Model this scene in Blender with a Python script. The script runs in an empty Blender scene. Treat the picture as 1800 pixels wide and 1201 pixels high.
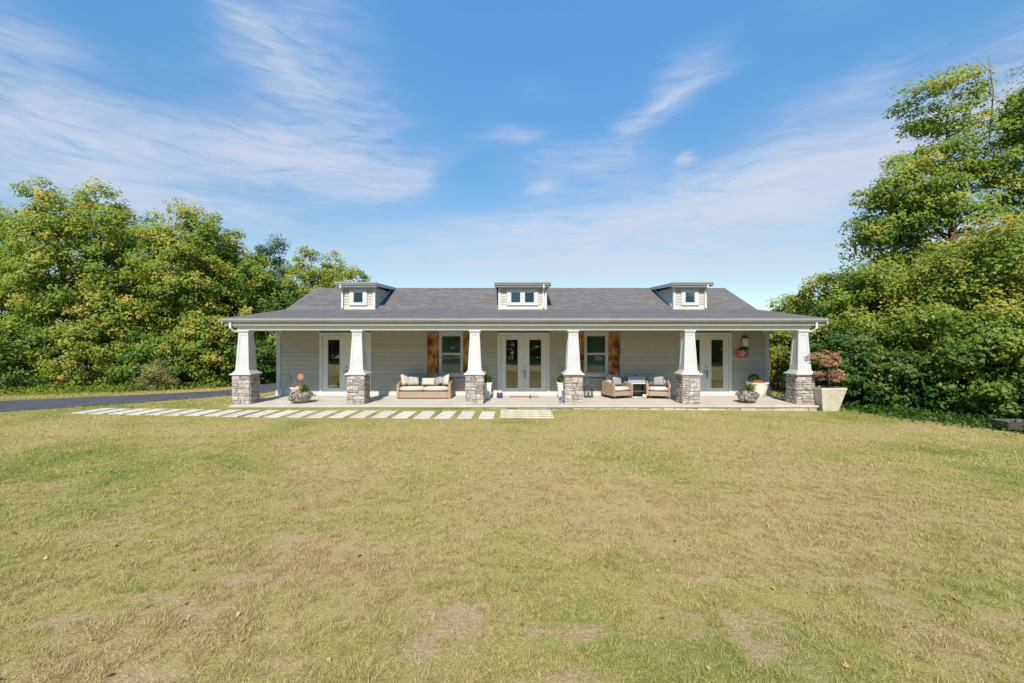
import bpy, bmesh, math, random
import numpy as np
from mathutils import Vector, Matrix
R = math.radians
random.seed(7)
SC = bpy.context.scene
COL = SC.collection

# ------------------------------------------------------------------ camera, sky, sun, exposure
CAMZ, F = 2.22, 760.0                      # eye height above the lawn; focal length in photo pixels (1800 wide)
cam_d = bpy.data.cameras.new('camera'); cam = bpy.data.objects.new('camera', cam_d); COL.objects.link(cam)
cam_d.sensor_width = 36.0; cam_d.lens = 36.0 * F / 1800.0; cam_d.clip_end = 3000.0
cam.location = (0, 0, CAMZ); cam.rotation_euler = (R(90), 0, 0)
SC.camera = cam
SUN_EL, SUN_AZ = 45.6, 187.0
SKY_STRENGTH, SUN_STRENGTH, EXPOSURE = 0.12, 4.4, 0.65
vs = SC.view_settings
vs.view_transform = 'Standard'; vs.look = 'None'; vs.gamma = 1.0; vs.use_curve_mapping = False
vs.exposure = EXPOSURE

class NT:
    """small helper for node trees"""
    def __init__(s, tree): s.t = tree; s.n = tree.nodes; s.l = tree.links
    def new(s, kind, **kw):
        n = s.n.new(kind)
        for k, v in kw.items(): setattr(n, k, v)
        return n
    def link(s, a, b): s.l.new(a, b)
    def put(s, sock, v):
        if hasattr(v, 'is_output'): s.l.new(v, sock)
        else: sock.default_value = v
    def m(s, op, a, b=0.0, c=None, clamp=False):
        n = s.new('ShaderNodeMath', operation=op, use_clamp=clamp)
        s.put(n.inputs[0], a); s.put(n.inputs[1], b)
        if c is not None: s.put(n.inputs[2], c)
        return n.outputs[0]
    def noise(s, vec, scale, detail=3, rough=0.5, dist=0.0):
        n = s.new('ShaderNodeTexNoise')
        if vec is not None: s.link(vec, n.inputs['Vector'])
        n.inputs['Scale'].default_value = scale; n.inputs['Detail'].default_value = detail
        n.inputs['Roughness'].default_value = rough; n.inputs['Distortion'].default_value = dist
        return n.outputs['Fac']
    def ramp(s, fac, stops):
        n = s.new('ShaderNodeValToRGB'); s.link(fac, n.inputs[0]); e = n.color_ramp.elements
        while len(e) < len(stops): e.new(0.5)
        for i, (p, c) in enumerate(stops):
            e[i].position = p; e[i].color = (c[0], c[1], c[2], 1) if not isinstance(c, (int, float)) else (c, c, c, 1)
        return n.outputs[0]
    def mix(s, fac, a, b, mode='MIX'):
        n = s.new('ShaderNodeMix', data_type='RGBA', blend_type=mode)
        s.put(n.inputs[0], fac)
        for i, v in ((6, a), (7, b)):
            if isinstance(v, tuple) and len(v) == 3: v = (*v, 1)
            s.put(n.inputs[i], v)
        return n.outputs[2]

world = bpy.data.worlds.new('World'); SC.world = world; world.use_nodes = True
W = NT(world.node_tree); W.n.clear()
sky = W.new('ShaderNodeTexSky', sky_type='NISHITA', sun_disc=False)
sky.sun_elevation = R(SUN_EL); sky.sun_rotation = R(SUN_AZ); sky.altitude = 200; sky.air_density = 1.0
sky.dust_density = 0.6; sky.ozone_density = 2.2
tc = W.new('ShaderNodeTexCoord'); sep = W.new('ShaderNodeSeparateXYZ'); W.link(tc.outputs['Generated'], sep.inputs[0])
dx, dy, dz = sep.outputs
az = W.m('ARCTAN2', dx, dy); el = W.m('ARCSINE', dz)
# cirrus: thin ice cloud streaks, drawn over the whole dome in bearing / elevation
comb = W.new('ShaderNodeCombineXYZ'); W.link(az, comb.inputs[0]); W.link(W.m('MULTIPLY', el, 3.0), comb.inputs[1])
warp = W.new('ShaderNodeTexNoise'); W.link(comb.outputs[0], warp.inputs['Vector']); warp.inputs['Scale'].default_value = 3.2; warp.inputs['Detail'].default_value = 4
wv = W.new('ShaderNodeVectorMath', operation='MULTIPLY_ADD'); W.link(warp.outputs['Color'], wv.inputs[0])
wv.inputs[1].default_value = (0.26, 0.20, 0); W.link(comb.outputs[0], wv.inputs[2])
wp = W.new('ShaderNodeSeparateXYZ'); W.link(wv.outputs[0], wp.inputs[0])
waz = W.m('SUBTRACT', wp.outputs[0], 0.13); wel = W.m('DIVIDE', W.m('SUBTRACT', wp.outputs[1], 0.10), 3.0)
fine = W.noise(wv.outputs[0], 5.0, 10, 0.62, 0.8)
broad = W.noise(wv.outputs[0], 1.7, 3, 0.5)
streak = W.new('ShaderNodeMapping'); W.link(wv.outputs[0], streak.inputs[0]); streak.inputs['Scale'].default_value = (2.2, 5.0, 1); streak.inputs['Rotation'].default_value = (0, 0, R(-12))
fib = W.noise(streak.outputs[0], 4.0, 9, 0.62, 0.9)
cover = W.m('MULTIPLY', W.m('SUBTRACT', broad, 0.54, clamp=True), 0.8)
def cloud_bank(px, py, half_len, half_thick, tilt, amount):
    """a bank of cirrus centred on the bearing of photo pixel (px, py)"""
    global cover
    u, v = (px - 900) / F, (600 - py) / F
    a0 = math.atan2(u, 1); e0 = math.atan2(v, math.hypot(u, 1)); sc = math.cos(a0) ** 2
    L, T = half_len / F * sc, half_thick / F * math.cos(a0); c, s_ = math.cos(R(tilt)), math.sin(R(tilt))
    x = W.m('SUBTRACT', waz, a0); y = W.m('SUBTRACT', wel, e0)
    p = W.m('ADD', W.m('MULTIPLY', x, c / L), W.m('MULTIPLY', y, s_ / L))
    q = W.m('ADD', W.m('MULTIPLY', x, -s_ / T), W.m('MULTIPLY', y, c / T))
    g = W.m('EXPONENT', W.m('MULTIPLY', W.m('ADD', W.m('MULTIPLY', p, p), W.m('MULTIPLY', q, q)), -1.0))
    cover = W.m('ADD', cover, W.m('MULTIPLY', g, amount * 1.5))
for b in ((1430, 310, 360, 70, 12, 1.15), (1010, 400, 260, 45, 5, .7), (950, 470, 420, 45, 0, .55), (1400, 450, 300, 30, 0, .5),
          (60, 215, 240, 62, -4, .95), (480, 272, 200, 42, 4, .85), (560, 170, 170, 110, -50, .42), (440, 60, 120, 40, -40, .38),
          (250, 345, 260, 34, 0, .75), (690, 315, 110, 20, 22, .45), (1165, 178, 95, 24, 28, .6), (1030, 290, 100, 28, 0, .45),
          (890, 243, 45, 14, 0, .4), (30, 60, 130, 40, -12, .35), (955, 332, 24, 9, 0, .55), (1216, 270, 22, 9, 0, .6), (1510, 140, 90, 16, 14, .3)):
    cloud_bank(*b)
tex = W.m('ADD', W.m('MULTIPLY', fine, 0.9), W.m('MULTIPLY', fib, 1.1))
raw = W.m('MULTIPLY', cover, W.m('MULTIPLY', W.m('SUBTRACT', tex, 0.58, clamp=True), 1.9))
dens = W.m('SUBTRACT', 1.0, W.m('EXPONENT', W.m('MULTIPLY', W.m('POWER', raw, 1.2), -1.25)))
dens = W.m('MULTIPLY', W.m('MULTIPLY', dens, 0.94), W.m('MULTIPLY', dz, 14.0, clamp=True))
# zenith a little deeper and bluer, as in the photograph
grade = W.ramp(dz, [(0.0, (.52, .54, .47)), (0.17, (.51, .54, .48)), (0.37, (.40, .61, .67)), (0.60, (.47, .84, .97))])
skyc = W.mix(1.0, W.mix(1.0, sky.outputs[0], grade, 'MULTIPLY'), (1.5, 1.5, 1.5), 'MULTIPLY')
cl = W.mix(dens, skyc, (3.5, 3.8, 4.45))
bg = W.new('ShaderNodeBackground'); W.link(cl, bg.inputs[0]); bg.inputs[1].default_value = SKY_STRENGTH
wo = W.new('ShaderNodeOutputWorld'); W.link(bg.outputs[0], wo.inputs[0])

sun_d = bpy.data.lights.new('sun', 'SUN'); sun = bpy.data.objects.new('sun', sun_d); COL.objects.link(sun)
sun_d.energy = SUN_STRENGTH; sun_d.angle = R(0.55); sun_d.color = (1.0, 0.93, 0.82)
sdir = Vector((math.sin(R(SUN_AZ)) * math.cos(R(SUN_EL)), math.cos(R(SUN_AZ)) * math.cos(R(SUN_EL)), math.sin(R(SUN_EL))))
sun.rotation_euler = (-sdir).to_track_quat('-Z', 'Y').to_euler(); sun.location = sdir * 60
SC.cycles.use_denoising = True
try:
    SC.cycles.denoiser = 'OPENIMAGEDENOISE'; SC.cycles.denoising_input_passes = 'RGB_ALBEDO_NORMAL'
except Exception: pass
SC.cycles.max_bounces = 8; SC.cycles.transparent_max_bounces = 12
SC.cycles.sample_clamp_indirect = 6.0

# ------------------------------------------------------------------ helpers
WM = {}                                     # world matrix of things that are parents
def tag(o, label=None, cat=None, group=None, kind=None):
    if label: o['label'] = label
    if cat: o['category'] = cat
    if group: o['group'] = group
    if kind: o['kind'] = kind
    return o
def empty(name, loc, rz=0.0, label=None, cat=None, group=None, kind=None, scale=1.0):
    o = bpy.data.objects.new(name, None); COL.objects.link(o); o.empty_display_size = 0.2
    o.location = loc; o.rotation_euler = (0, 0, rz); o.scale = (scale,) * 3
    WM[o] = Matrix.Translation(loc) @ Matrix.Rotation(rz, 4, 'Z') @ Matrix.Scale(scale, 4)
    return tag(o, label, cat, group, kind)
def link_obj(name, me, parent=None, local=False, loc=None, rot=None):
    o = bpy.data.objects.new(name, me); COL.objects.link(o)
    M = Matrix.Identity(4)
    if loc is not None: o.location = loc; M = Matrix.Translation(loc)
    if rot is not None: o.rotation_euler = rot; M = M @ o.rotation_euler.to_matrix().to_4x4()
    if parent is not None:
        o.parent = parent
        P = WM.get(parent, Matrix.Identity(4))
        if local: WM[o] = P @ M
        else: o.matrix_parent_inverse = P.inverted(); WM[o] = M
    else: WM[o] = M
    return o
class MB:
    def __init__(s): s.v = []; s.f = []; s.mi = []
    def add(s, vs_, fs, M=None):
        b = len(s.v)
        s.v += [tuple(M @ Vector(p)) if M is not None else tuple(p) for p in vs_]
        s.f += [tuple(b + i for i in f) for f in fs]; return s
    def hexa(s, b, t, M=None):               # 4 bottom points, 4 top points, both counter-clockwise from above
        return s.add(list(b) + list(t), [(3, 2, 1, 0), (4, 5, 6, 7), (0, 1, 5, 4), (1, 2, 6, 5), (2, 3, 7, 6), (3, 0, 4, 7)], M)
    def box(s, x0, x1, y0, y1, z0, z1, M=None):
        return s.hexa([(x0, y0, z0), (x1, y0, z0), (x1, y1, z0), (x0, y1, z0)], [(x0, y0, z1), (x1, y0, z1), (x1, y1, z1), (x0, y1, z1)], M)
    def frustum(s, cx, cy, w0, w1, z0, z1, d0=None, d1=None, M=None):
        d0 = w0 if d0 is None else d0; d1 = w1 if d1 is None else d1
        q = lambda w, d, z: [(cx - w, cy - d, z), (cx + w, cy - d, z), (cx + w, cy + d, z), (cx - w, cy + d, z)]
        return s.hexa(q(w0, d0, z0), q(w1, d1, z1), M)
    def extrude_x(s, prof, x0, x1, M=None):   # profile of (y, z)
        n = len(prof); vs_ = [(x0, y, z) for y, z in prof] + [(x1, y, z) for y, z in prof]
        fs = [(i, (i + 1) % n, n + (i + 1) % n, n + i) for i in range(n)] + [tuple(range(n - 1, -1, -1)), tuple(range(n, 2 * n))]
        return s.add(vs_, fs, M)
    def tube(s, pts, rad, n=6, M=None, cap=True):
        pts = [Vector(p) for p in pts]
        if isinstance(rad, (int, float)): rad = [rad] * len(pts)
        vs_ = []; fs = []; ref = Vector((0.31, 0.17, 0.93))
        for i, p in enumerate(pts):
            t = (pts[min(i + 1, len(pts) - 1)] - pts[max(i - 1, 0)]).normalized()
            if abs(t.dot(ref)) > 0.97: rr = Vector((1, 0, 0))
            else: rr = ref
            a = t.cross(rr).normalized(); b = t.cross(a)
            for k in range(n):
                w = 2 * math.pi * k / n
                vs_.append(p + (a * math.cos(w) + b * math.sin(w)) * rad[i])
        for i in range(len(pts) - 1):
            for k in range(n):
                fs.append((i * n + k, i * n + (k + 1) % n, (i + 1) * n + (k + 1) % n, (i + 1) * n + k))
        if cap: fs += [tuple(range(n - 1, -1, -1)), tuple((len(pts) - 1) * n + k for k in range(n))]
        return s.add(vs_, fs, M)
    def lathe(s, prof, n=20, c=(0, 0, 0), rib=0.0, ribs=8, M=None, sq=1.0):
        vs_ = []; fs = []
        for r, z in prof:
            for k in range(n):
                a = 2 * math.pi * k / n; rr = r * (1 + rib * abs(math.cos(a * ribs / 2)) - rib)
                vs_.append((c[0] + rr * math.cos(a), c[1] + rr * math.sin(a) * sq, c[2] + z))
        for i in range(len(prof) - 1):
            for k in range(n): fs.append((i * n + k, i * n + (k + 1) % n, (i + 1) * n + (k + 1) % n, (i + 1) * n + k))
        fs += [tuple(range(n - 1, -1, -1)), tuple((len(prof) - 1) * n + k for k in range(n))]
        return s.add(vs_, fs, M)
    def pillow(s, w, h, t, M=None, n=12, pinch=0.06, puff=0.5):
        """a stuffed cushion lying in XY, half sizes w, h and half thickness t"""
        vs_ = []; fs = []
        for side in (1, -1):
            for i in range(n + 1):
                for j in range(n + 1):
                    u = -1 + 2 * i / n; v = -1 + 2 * j / n
                    z = t * (max(0, (1 - u ** 4) * (1 - v ** 4))) ** puff + 0.004 * side * math.sin(7 * u + 3 * v) * (1 - u * u) * (1 - v * v)
                    x = w * u * (1 - pinch * (1 - v * v)); y = h * v * (1 - pinch * (1 - u * u))
                    vs_.append((x, y, side * z))
        m = (n + 1) ** 2
        for i in range(n):
            for j in range(n):
                a = i * (n + 1) + j; b = a + 1; c = a + n + 2; d = a + n + 1
                fs.append((a, d, c, b)); fs.append((m + a, m + b, m + c, m + d))
        return s.add(vs_, fs, M)
    def mesh(s, name, mat, smooth=False, bevel=0.0, seg=1, weld=False):
        me = bpy.data.meshes.new(name); me.from_pydata(s.v, [], s.f); me.update()
        if bevel or weld:
            bm = bmesh.new(); bm.from_mesh(me)
            bmesh.ops.remove_doubles(bm, verts=bm.verts, dist=1e-5)
            if bevel:
                ed = [e for e in bm.edges if len(e.link_faces) == 2 and e.calc_face_angle(0) > 0.5]
                bmesh.ops.bevel(bm, geom=ed, offset=bevel, segments=seg, affect='EDGES', clamp_overlap=True)
            bmesh.ops.recalc_face_normals(bm, faces=bm.faces)
            bm.to_mesh(me); bm.free()
        if smooth: me.polygons.foreach_set('use_smooth', [True] * len(me.polygons))
        for m_ in (mat if isinstance(mat, (list, tuple)) else [mat]): me.materials.append(m_)
        return me
    def build(s, name, mat, parent=None, smooth=False, bevel=0.0, seg=1, local=False, loc=None, rot=None, weld=False):
        return link_obj(name, s.mesh(name, mat, smooth, bevel, seg, weld), parent, local, loc, rot)

# value noise on arrays
def vnoise(x, y, seed=0):
    xi = np.floor(x).astype(np.int64); yi = np.floor(y).astype(np.int64); fx = x - xi; fy = y - yi
    fx = fx * fx * (3 - 2 * fx); fy = fy * fy * (3 - 2 * fy)
    def h(a, b):
        n = (a * 374761393 + b * 668265263 + seed * 982451653) & 0x7fffffff
        n = ((n ^ (n >> 13)) * 1274126177) & 0x7fffffff
        return ((n ^ (n >> 16)) & 0xffff) / 65535.0
    return (h(xi, yi) * (1 - fx) + h(xi + 1, yi) * fx) * (1 - fy) + (h(xi, yi + 1) * (1 - fx) + h(xi + 1, yi + 1) * fx) * fy
def fbm(x, y, seed=0, o=4):
    s = 0; a = 1; t = 0
    for k in range(o): s = s + a * vnoise(x * 2 ** k, y * 2 ** k, seed + k); t += a; a *= 0.5
    return s / t
def np_mesh(name, V, nper, attrs, mat):
    """V (n, nper, 3): n separate polygons of nper corners; attrs: name -> per-polygon floats"""
    n = V.shape[0]; me = bpy.data.meshes.new(name)
    me.vertices.add(n * nper); me.vertices.foreach_set('co', V.reshape(-1).astype(np.float32))
    me.loops.add(n * nper); me.loops.foreach_set('vertex_index', np.arange(n * nper, dtype=np.int32))
    me.polygons.add(n); me.polygons.foreach_set('loop_start', np.arange(0, n * nper, nper, dtype=np.int32))
    me.update(calc_edges=True)
    for k, a in attrs.items():
        at = me.attributes.new(k, 'FLOAT', 'FACE'); at.data.foreach_set('value', np.asarray(a, dtype=np.float32))
    me.materials.append(mat); return me

# ------------------------------------------------------------------ materials
def base_mat(name):
    m = bpy.data.materials.new(name); m.use_nodes = True; T = NT(m.node_tree)
    return m, T, T.n['Principled BSDF']
def mat(name, col, rough=0.6, var=0.08, scale=6.0, bump=0.0, bscale=40.0, spec=0.4, rnd=0.0, metal=0.0, stretch=None, coat=0.0):
    m, T, P = base_mat(name)
    tc = T.new('ShaderNodeTexCoord'); vec = tc.outputs['Object']
    if stretch:
        mp = T.new('ShaderNodeMapping'); T.link(vec, mp.inputs[0]); mp.inputs['Scale'].default_value = stretch; vec = mp.outputs[0]
    f = T.noise(vec, scale, 5, 0.6)
    lo = tuple(max(0, c * (1 - var)) for c in col); hi = tuple(min(1, c * (1 + var)) for c in col)
    c = T.ramp(f, [(0.3, lo), (0.7, hi)])
    if rnd:
        oi = T.new('ShaderNodeObjectInfo')
        c = T.mix(1.0, c, T.ramp(oi.outputs['Random'], [(0, 1 - rnd), (1, 1 + rnd)]), 'MULTIPLY')
    T.link(c, P.inputs['Base Color'])
    P.inputs['Roughness'].default_value = rough; P.inputs['Specular IOR Level'].default_value = spec; P.inputs['Metallic'].default_value = metal
    P.inputs['Coat Weight'].default_value = coat
    if bump:
        b = T.new('ShaderNodeBump'); b.inputs['Strength'].default_value = bump; b.inputs['Distance'].default_value = 0.01
        T.link(T.noise(vec, bscale, 4, 0.6), b.inputs['Height']); T.link(b.outputs[0], P.inputs['Normal'])
    return m
M = {}
M['white'] = mat('white_paint', (0.50, 0.495, 0.48), 0.5, 0.05, 3.0, 0.04, 60)
M['column_white'] = mat('column_paint', (0.47, 0.465, 0.455), 0.55, 0.06, 2.2, 0.05, 50)
M['trim'] = mat('trim_paint', (0.64, 0.64, 0.605), 0.5, 0.03, 3.0)
M['gutter'] = mat('gutter_metal', (0.30, 0.30, 0.29), 0.35, 0.06, 2.0, spec=0.5)
M['siding'] = mat('grey_siding', (0.42, 0.395, 0.33), 0.65, 0.06, 3.0, 0.10, 90, rnd=0.05)
M['sidewall'] = mat('grey_wall', (0.42, 0.395, 0.33), 0.7, 0.05, 4.0)
M['ceiling'] = mat('porch_ceiling_paint', (0.72, 0.71, 0.67), 0.6, 0.03, 3.0)
M['concrete'] = mat('concrete', (0.43, 0.39, 0.33), 0.85, 0.10, 1.6, 0.15, 50, spec=0.2)
M['paver'] = mat('paver_concrete', (0.49, 0.445, 0.37), 0.9, 0.20, 5.0, 0.3, 60, spec=0.2, rnd=0.07)
M['curbstone'] = mat('buff_limestone', (0.40, 0.355, 0.27), 0.9, 0.22, 9.0, 0.5, 40, spec=0.2, rnd=0.2)
M['soil'] = mat('potting_soil', (0.05, 0.035, 0.022), 0.95, 0.3, 20, 0.5, 60)
M['planter'] = mat('planter_concrete', (0.52, 0.46, 0.36), 0.9, 0.13, 5.0, 0.35, 50, spec=0.2)
M['pot_white'] = mat('white_ceramic', (0.72, 0.68, 0.60), 0.5, 0.06, 8)
M['bowl'] = mat('weathered_bowl', (0.30, 0.265, 0.23), 0.9, 0.2, 12, 0.3, 40)
M['cushion'] = mat('cream_fabric', (0.47, 0.42, 0.365), 0.9, 0.05, 10, 0.2, 220, spec=0.1)
M['cushion_grey'] = mat('grey_fabric', (0.25, 0.25, 0.26), 0.9, 0.06, 10, 0.2, 220, spec=0.1)
M['black_metal'] = mat('black_metal', (0.02, 0.02, 0.02), 0.4, 0.1, 10, metal=0.3)
M['steel'] = mat('satin_nickel', (0.28, 0.27, 0.25), 0.35, 0.05, 20, metal=0.8)
M['brown_box'] = mat('dark_bronze', (0.055, 0.042, 0.032), 0.5, 0.2, 20)
M['navy'] = mat('navy_glaze', (0.045, 0.055, 0.16), 0.3, 0.15, 12, spec=0.5)
M['orange'] = mat('pumpkin_orange', (0.55, 0.10, 0.025), 0.55, 0.15, 8)
M['pumpkin_tan'] = mat('pale_pumpkin', (0.60, 0.36, 0.16), 0.6, 0.12, 8)
M['sign_orange'] = mat('orange_paint', (0.34, 0.115, 0.045), 0.6, 0.12, 14)
M['mat'] = mat('doormat_coir', (0.36, 0.20, 0.14), 0.95, 0.15, 30, 0.6, 250, spec=0.05)
M['bluebox'] = mat('blue_grey_fabric', (0.34, 0.38, 0.44), 0.8, 0.12, 14, 0.2, 60)
M['tabletop'] = mat('pale_stone_top', (0.60, 0.57, 0.52), 0.6, 0.08, 10)
M['darkwood'] = mat('dark_wood', (0.085, 0.06, 0.035), 0.6, 0.25, 6, 0.2, 40, stretch=(8, 8, 1))
M['plastic_grey'] = mat('grey_plastic', (0.095, 0.085, 0.08), 0.5, 0.15, 8)
M['yellow'] = mat('yellow_wood', (0.50, 0.26, 0.05), 0.6, 0.25, 12)
M['blueplastic'] = mat('blue_plastic', (0.10, 0.16, 0.30), 0.4, 0.1, 8)
M['rock'] = mat('pale_rock', (0.40, 0.38, 0.35), 0.9, 0.25, 14, 0.6, 30, rnd=0.1)
M['blind'] = mat('blind_slats', (0.17, 0.265, 0.245), 0.7, 0.04, 8)
M['shade'] = mat('sky_reflection_cloth', (0.42, 0.50, 0.56), 0.7, 0.04, 8)  # sky reflection in the dormer panes painted into the cloth colour
M['shade_sky_reflection'] = mat('pale_sky_reflection_cloth', (0.60, 0.66, 0.80), 0.7, 0.04, 8)  # paler copy: stronger painted sky reflection, centre dormer's left pane
M['interior'] = mat('dark_room', (0.03, 0.032, 0.03), 0.9, 0.1, 2)
M['bark'] = mat('bark', (0.085, 0.066, 0.05), 0.95, 0.35, 7, 0.9, 30, spec=0.1, stretch=(1, 1, 0.25))
M['bark_pale'] = mat('pale_bark', (0.22, 0.19, 0.15), 0.95, 0.3, 7, 0.8, 30, spec=0.1, stretch=(1, 1, 0.25))
M['asphalt'] = mat('asphalt', (0.072, 0.071, 0.080), 0.9, 0.25, 2.2, 0.5, 70, spec=0.15)

def glass_mat(name, tint=(0.012, 0.014, 0.013), ior=2.9):
    m, T, P = base_mat(name)
    P.inputs['Base Color'].default_value = (*tint, 1); P.inputs['Roughness'].default_value = 0.015; P.inputs['IOR'].default_value = ior
    P.inputs['Specular IOR Level'].default_value = 0.5
    tc = T.new('ShaderNodeTexCoord'); b = T.new('ShaderNodeBump'); b.inputs['Strength'].default_value = 0.02; b.inputs['Distance'].default_value = 0.02
    T.link(T.noise(tc.outputs['Object'], 2.2, 1), b.inputs['Height']); T.link(b.outputs[0], P.inputs['Normal'])
    return m
M['glass'] = glass_mat('door_glass')
def clear_glass(name, tint, ior=1.6):
    m, T, P = base_mat(name); T.n.remove(P)
    g = T.new('ShaderNodeBsdfGlossy'); g.inputs['Roughness'].default_value = 0.015
    t = T.new('ShaderNodeBsdfTransparent'); t.inputs[0].default_value = (*tint, 1)
    fr = T.new('ShaderNodeFresnel'); fr.inputs[0].default_value = ior
    mx = T.new('ShaderNodeMixShader'); T.link(fr.outputs[0], mx.inputs[0]); T.link(t.outputs[0], mx.inputs[1]); T.link(g.outputs[0], mx.inputs[2])
    T.link(mx.outputs[0], T.n['Material Output'].inputs[0]); return m
M['window_glass'] = clear_glass('window_glass', (0.93, 0.965, 0.955), 1.6)
M['lamp_glass'] = clear_glass('lamp_glass', (0.85, 0.87, 0.86), 1.45)

def stone_mat():
    m, T, P = base_mat('ledge_stone')
    oi = T.new('ShaderNodeObjectInfo'); tc = T.new('ShaderNodeTexCoord')
    base = T.ramp(oi.outputs['Random'], [(0, (0.25, 0.215, 0.185)), (0.3, (0.315, 0.275, 0.24)), (0.55, (0.355, 0.315, 0.28)), (0.8, (0.41, 0.365, 0.32)), (1, (0.325, 0.275, 0.225))])
    v = T.noise(tc.outputs['Object'], 9, 6, 0.7)
    c = T.mix(1.0, base, T.ramp(v, [(0.28, 0.45), (0.72, 1.55)]), 'MULTIPLY')
    T.link(c, P.inputs['Base Color']); P.inputs['Roughness'].default_value = 0.9; P.inputs['Specular IOR Level'].default_value = 0.2
    b = T.new('ShaderNodeBump'); b.inputs['Strength'].default_value = 0.8; b.inputs['Distance'].default_value = 0.012
    T.link(T.noise(tc.outputs['Object'], 38, 5, 0.65), b.inputs['Height']); T.link(b.outputs[0], P.inputs['Normal'])
    return m
M['stone'] = stone_mat()
M['mortar'] = mat('mortar', (0.26, 0.235, 0.215), 0.95, 0.12, 12, 0.3, 60)

def roof_mat():
    m, T, P = base_mat('asphalt_shingles')
    tc = T.new('ShaderNodeTexCoord'); sp = T.new('ShaderNodeSeparateXYZ'); T.link(tc.outputs['Object'], sp.inputs[0])
    br = T.new('ShaderNodeTexBrick'); cb = T.new('ShaderNodeCombineXYZ')
    T.link(sp.outputs[0], cb.inputs[0]); T.link(sp.outputs[1], cb.inputs[1]); T.link(cb.outputs[0], br.inputs['Vector'])
    br.inputs['Scale'].default_value = 1.0; br.inputs['Brick Width'].default_value = 0.30; br.inputs['Row Height'].default_value = 0.14
    br.inputs['Mortar Size'].default_value = 0.006; br.inputs['Color1'].default_value = (0.106, 0.096, 0.090, 1); br.inputs['Color2'].default_value = (0.146, 0.132, 0.124, 1)
    br.inputs['Mortar'].default_value = (0.035, 0.033, 0.033, 1)
    mpb = T.new('ShaderNodeMapping'); T.link(tc.outputs['Object'], mpb.inputs[0]); mpb.inputs['Scale'].default_value = (0.6, 5.0, 1)
    big = T.noise(mpb.outputs[0], 1.0, 6, 0.65); fine = T.noise(tc.outputs['Object'], 45, 3, 0.7)
    c = T.mix(1.0, br.outputs[0], T.ramp(big, [(0.3, 0.87), (0.7, 1.15)]), 'MULTIPLY')
    c = T.mix(1.0, c, T.ramp(fine, [(0.25, 0.75), (0.75, 1.25)]), 'MULTIPLY')
    T.link(c, P.inputs['Base Color']); P.inputs['Roughness'].default_value = 0.9; P.inputs['Specular IOR Level'].default_value = 0.25
    b = T.new('ShaderNodeBump'); b.inputs['Strength'].default_value = 0.35; b.inputs['Distance'].default_value = 0.010
    T.link(T.m('ADD', br.outputs['Fac'], T.m('MULTIPLY', fine, -0.5)), b.inputs['Height']); b.invert = True
    T.link(b.outputs[0], P.inputs['Normal']); return m
M['roof'] = roof_mat()

def shutter_mat():
    m, T, P = base_mat('charred_stained_wood')
    tc = T.new('ShaderNodeTexCoord'); mp = T.new('ShaderNodeMapping'); T.link(tc.outputs['Object'], mp.inputs[0]); mp.inputs['Scale'].default_value = (14, 14, 2.2)
    oi = T.new('ShaderNodeObjectInfo'); off = T.new('ShaderNodeVectorMath', operation='ADD'); T.link(mp.outputs[0], off.inputs[0])
    T.link(T.m('MULTIPLY', oi.outputs['Random'], 30.0), off.inputs[1])
    g = T.noise(off.outputs[0], 1.0, 6, 0.7, 1.5); big = T.noise(tc.outputs['Object'], 2.3, 3, 0.5)
    f = T.m('ADD', T.m('MULTIPLY', g, 0.60), T.m('MULTIPLY', big, 0.55))
    c = T.ramp(f, [(0.44, (0.012, 0.005, 0.004)), (0.52, (0.12, 0.028, 0.008)), (0.60, (0.42, 0.16, 0.03)), (0.72, (0.62, 0.36, 0.11))])
    T.link(c, P.inputs['Base Color']); P.inputs['Roughness'].default_value = 0.45
    b = T.new('ShaderNodeBump'); b.inputs['Strength'].default_value = 0.3; b.inputs['Distance'].default_value = 0.006; T.link(g, b.inputs['Height']); T.link(b.outputs[0], P.inputs['Normal'])
    return m
M['shutter'] = shutter_mat()

def wicker_mat(name, c0, c1):
    m, T, P = base_mat(name)
    tc = T.new('ShaderNodeTexCoord'); sp = T.new('ShaderNodeSeparateXYZ'); T.link(tc.outputs['Object'], sp.inputs[0])
    h = T.m('ADD', sp.outputs[0], sp.outputs[1])
    a = T.m('SINE', T.m('MULTIPLY', h, 190.0)); b_ = T.m('SINE', T.m('MULTIPLY', sp.outputs[2], 260.0))
    wv = T.m('MULTIPLY', a, b_); f = T.m('ADD', T.m('MULTIPLY', wv, 0.22), T.noise(tc.outputs['Object'], 60, 3, 0.6))
    T.link(T.ramp(f, [(0.3, c0), (0.75, c1)]), P.inputs['Base Color']); P.inputs['Roughness'].default_value = 0.6
    b = T.new('ShaderNodeBump'); b.inputs['Strength'].default_value = 0.5; b.inputs['Distance'].default_value = 0.004
    T.link(wv, b.inputs['Height']); T.link(b.outputs[0], P.inputs['Normal']); return m
M['wicker'] = wicker_mat('wicker', (0.25, 0.165, 0.105), (0.43, 0.315, 0.225))
M['wicker_dark'] = wicker_mat('wicker_dark', (0.06, 0.045, 0.03), (0.16, 0.115, 0.075))

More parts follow.
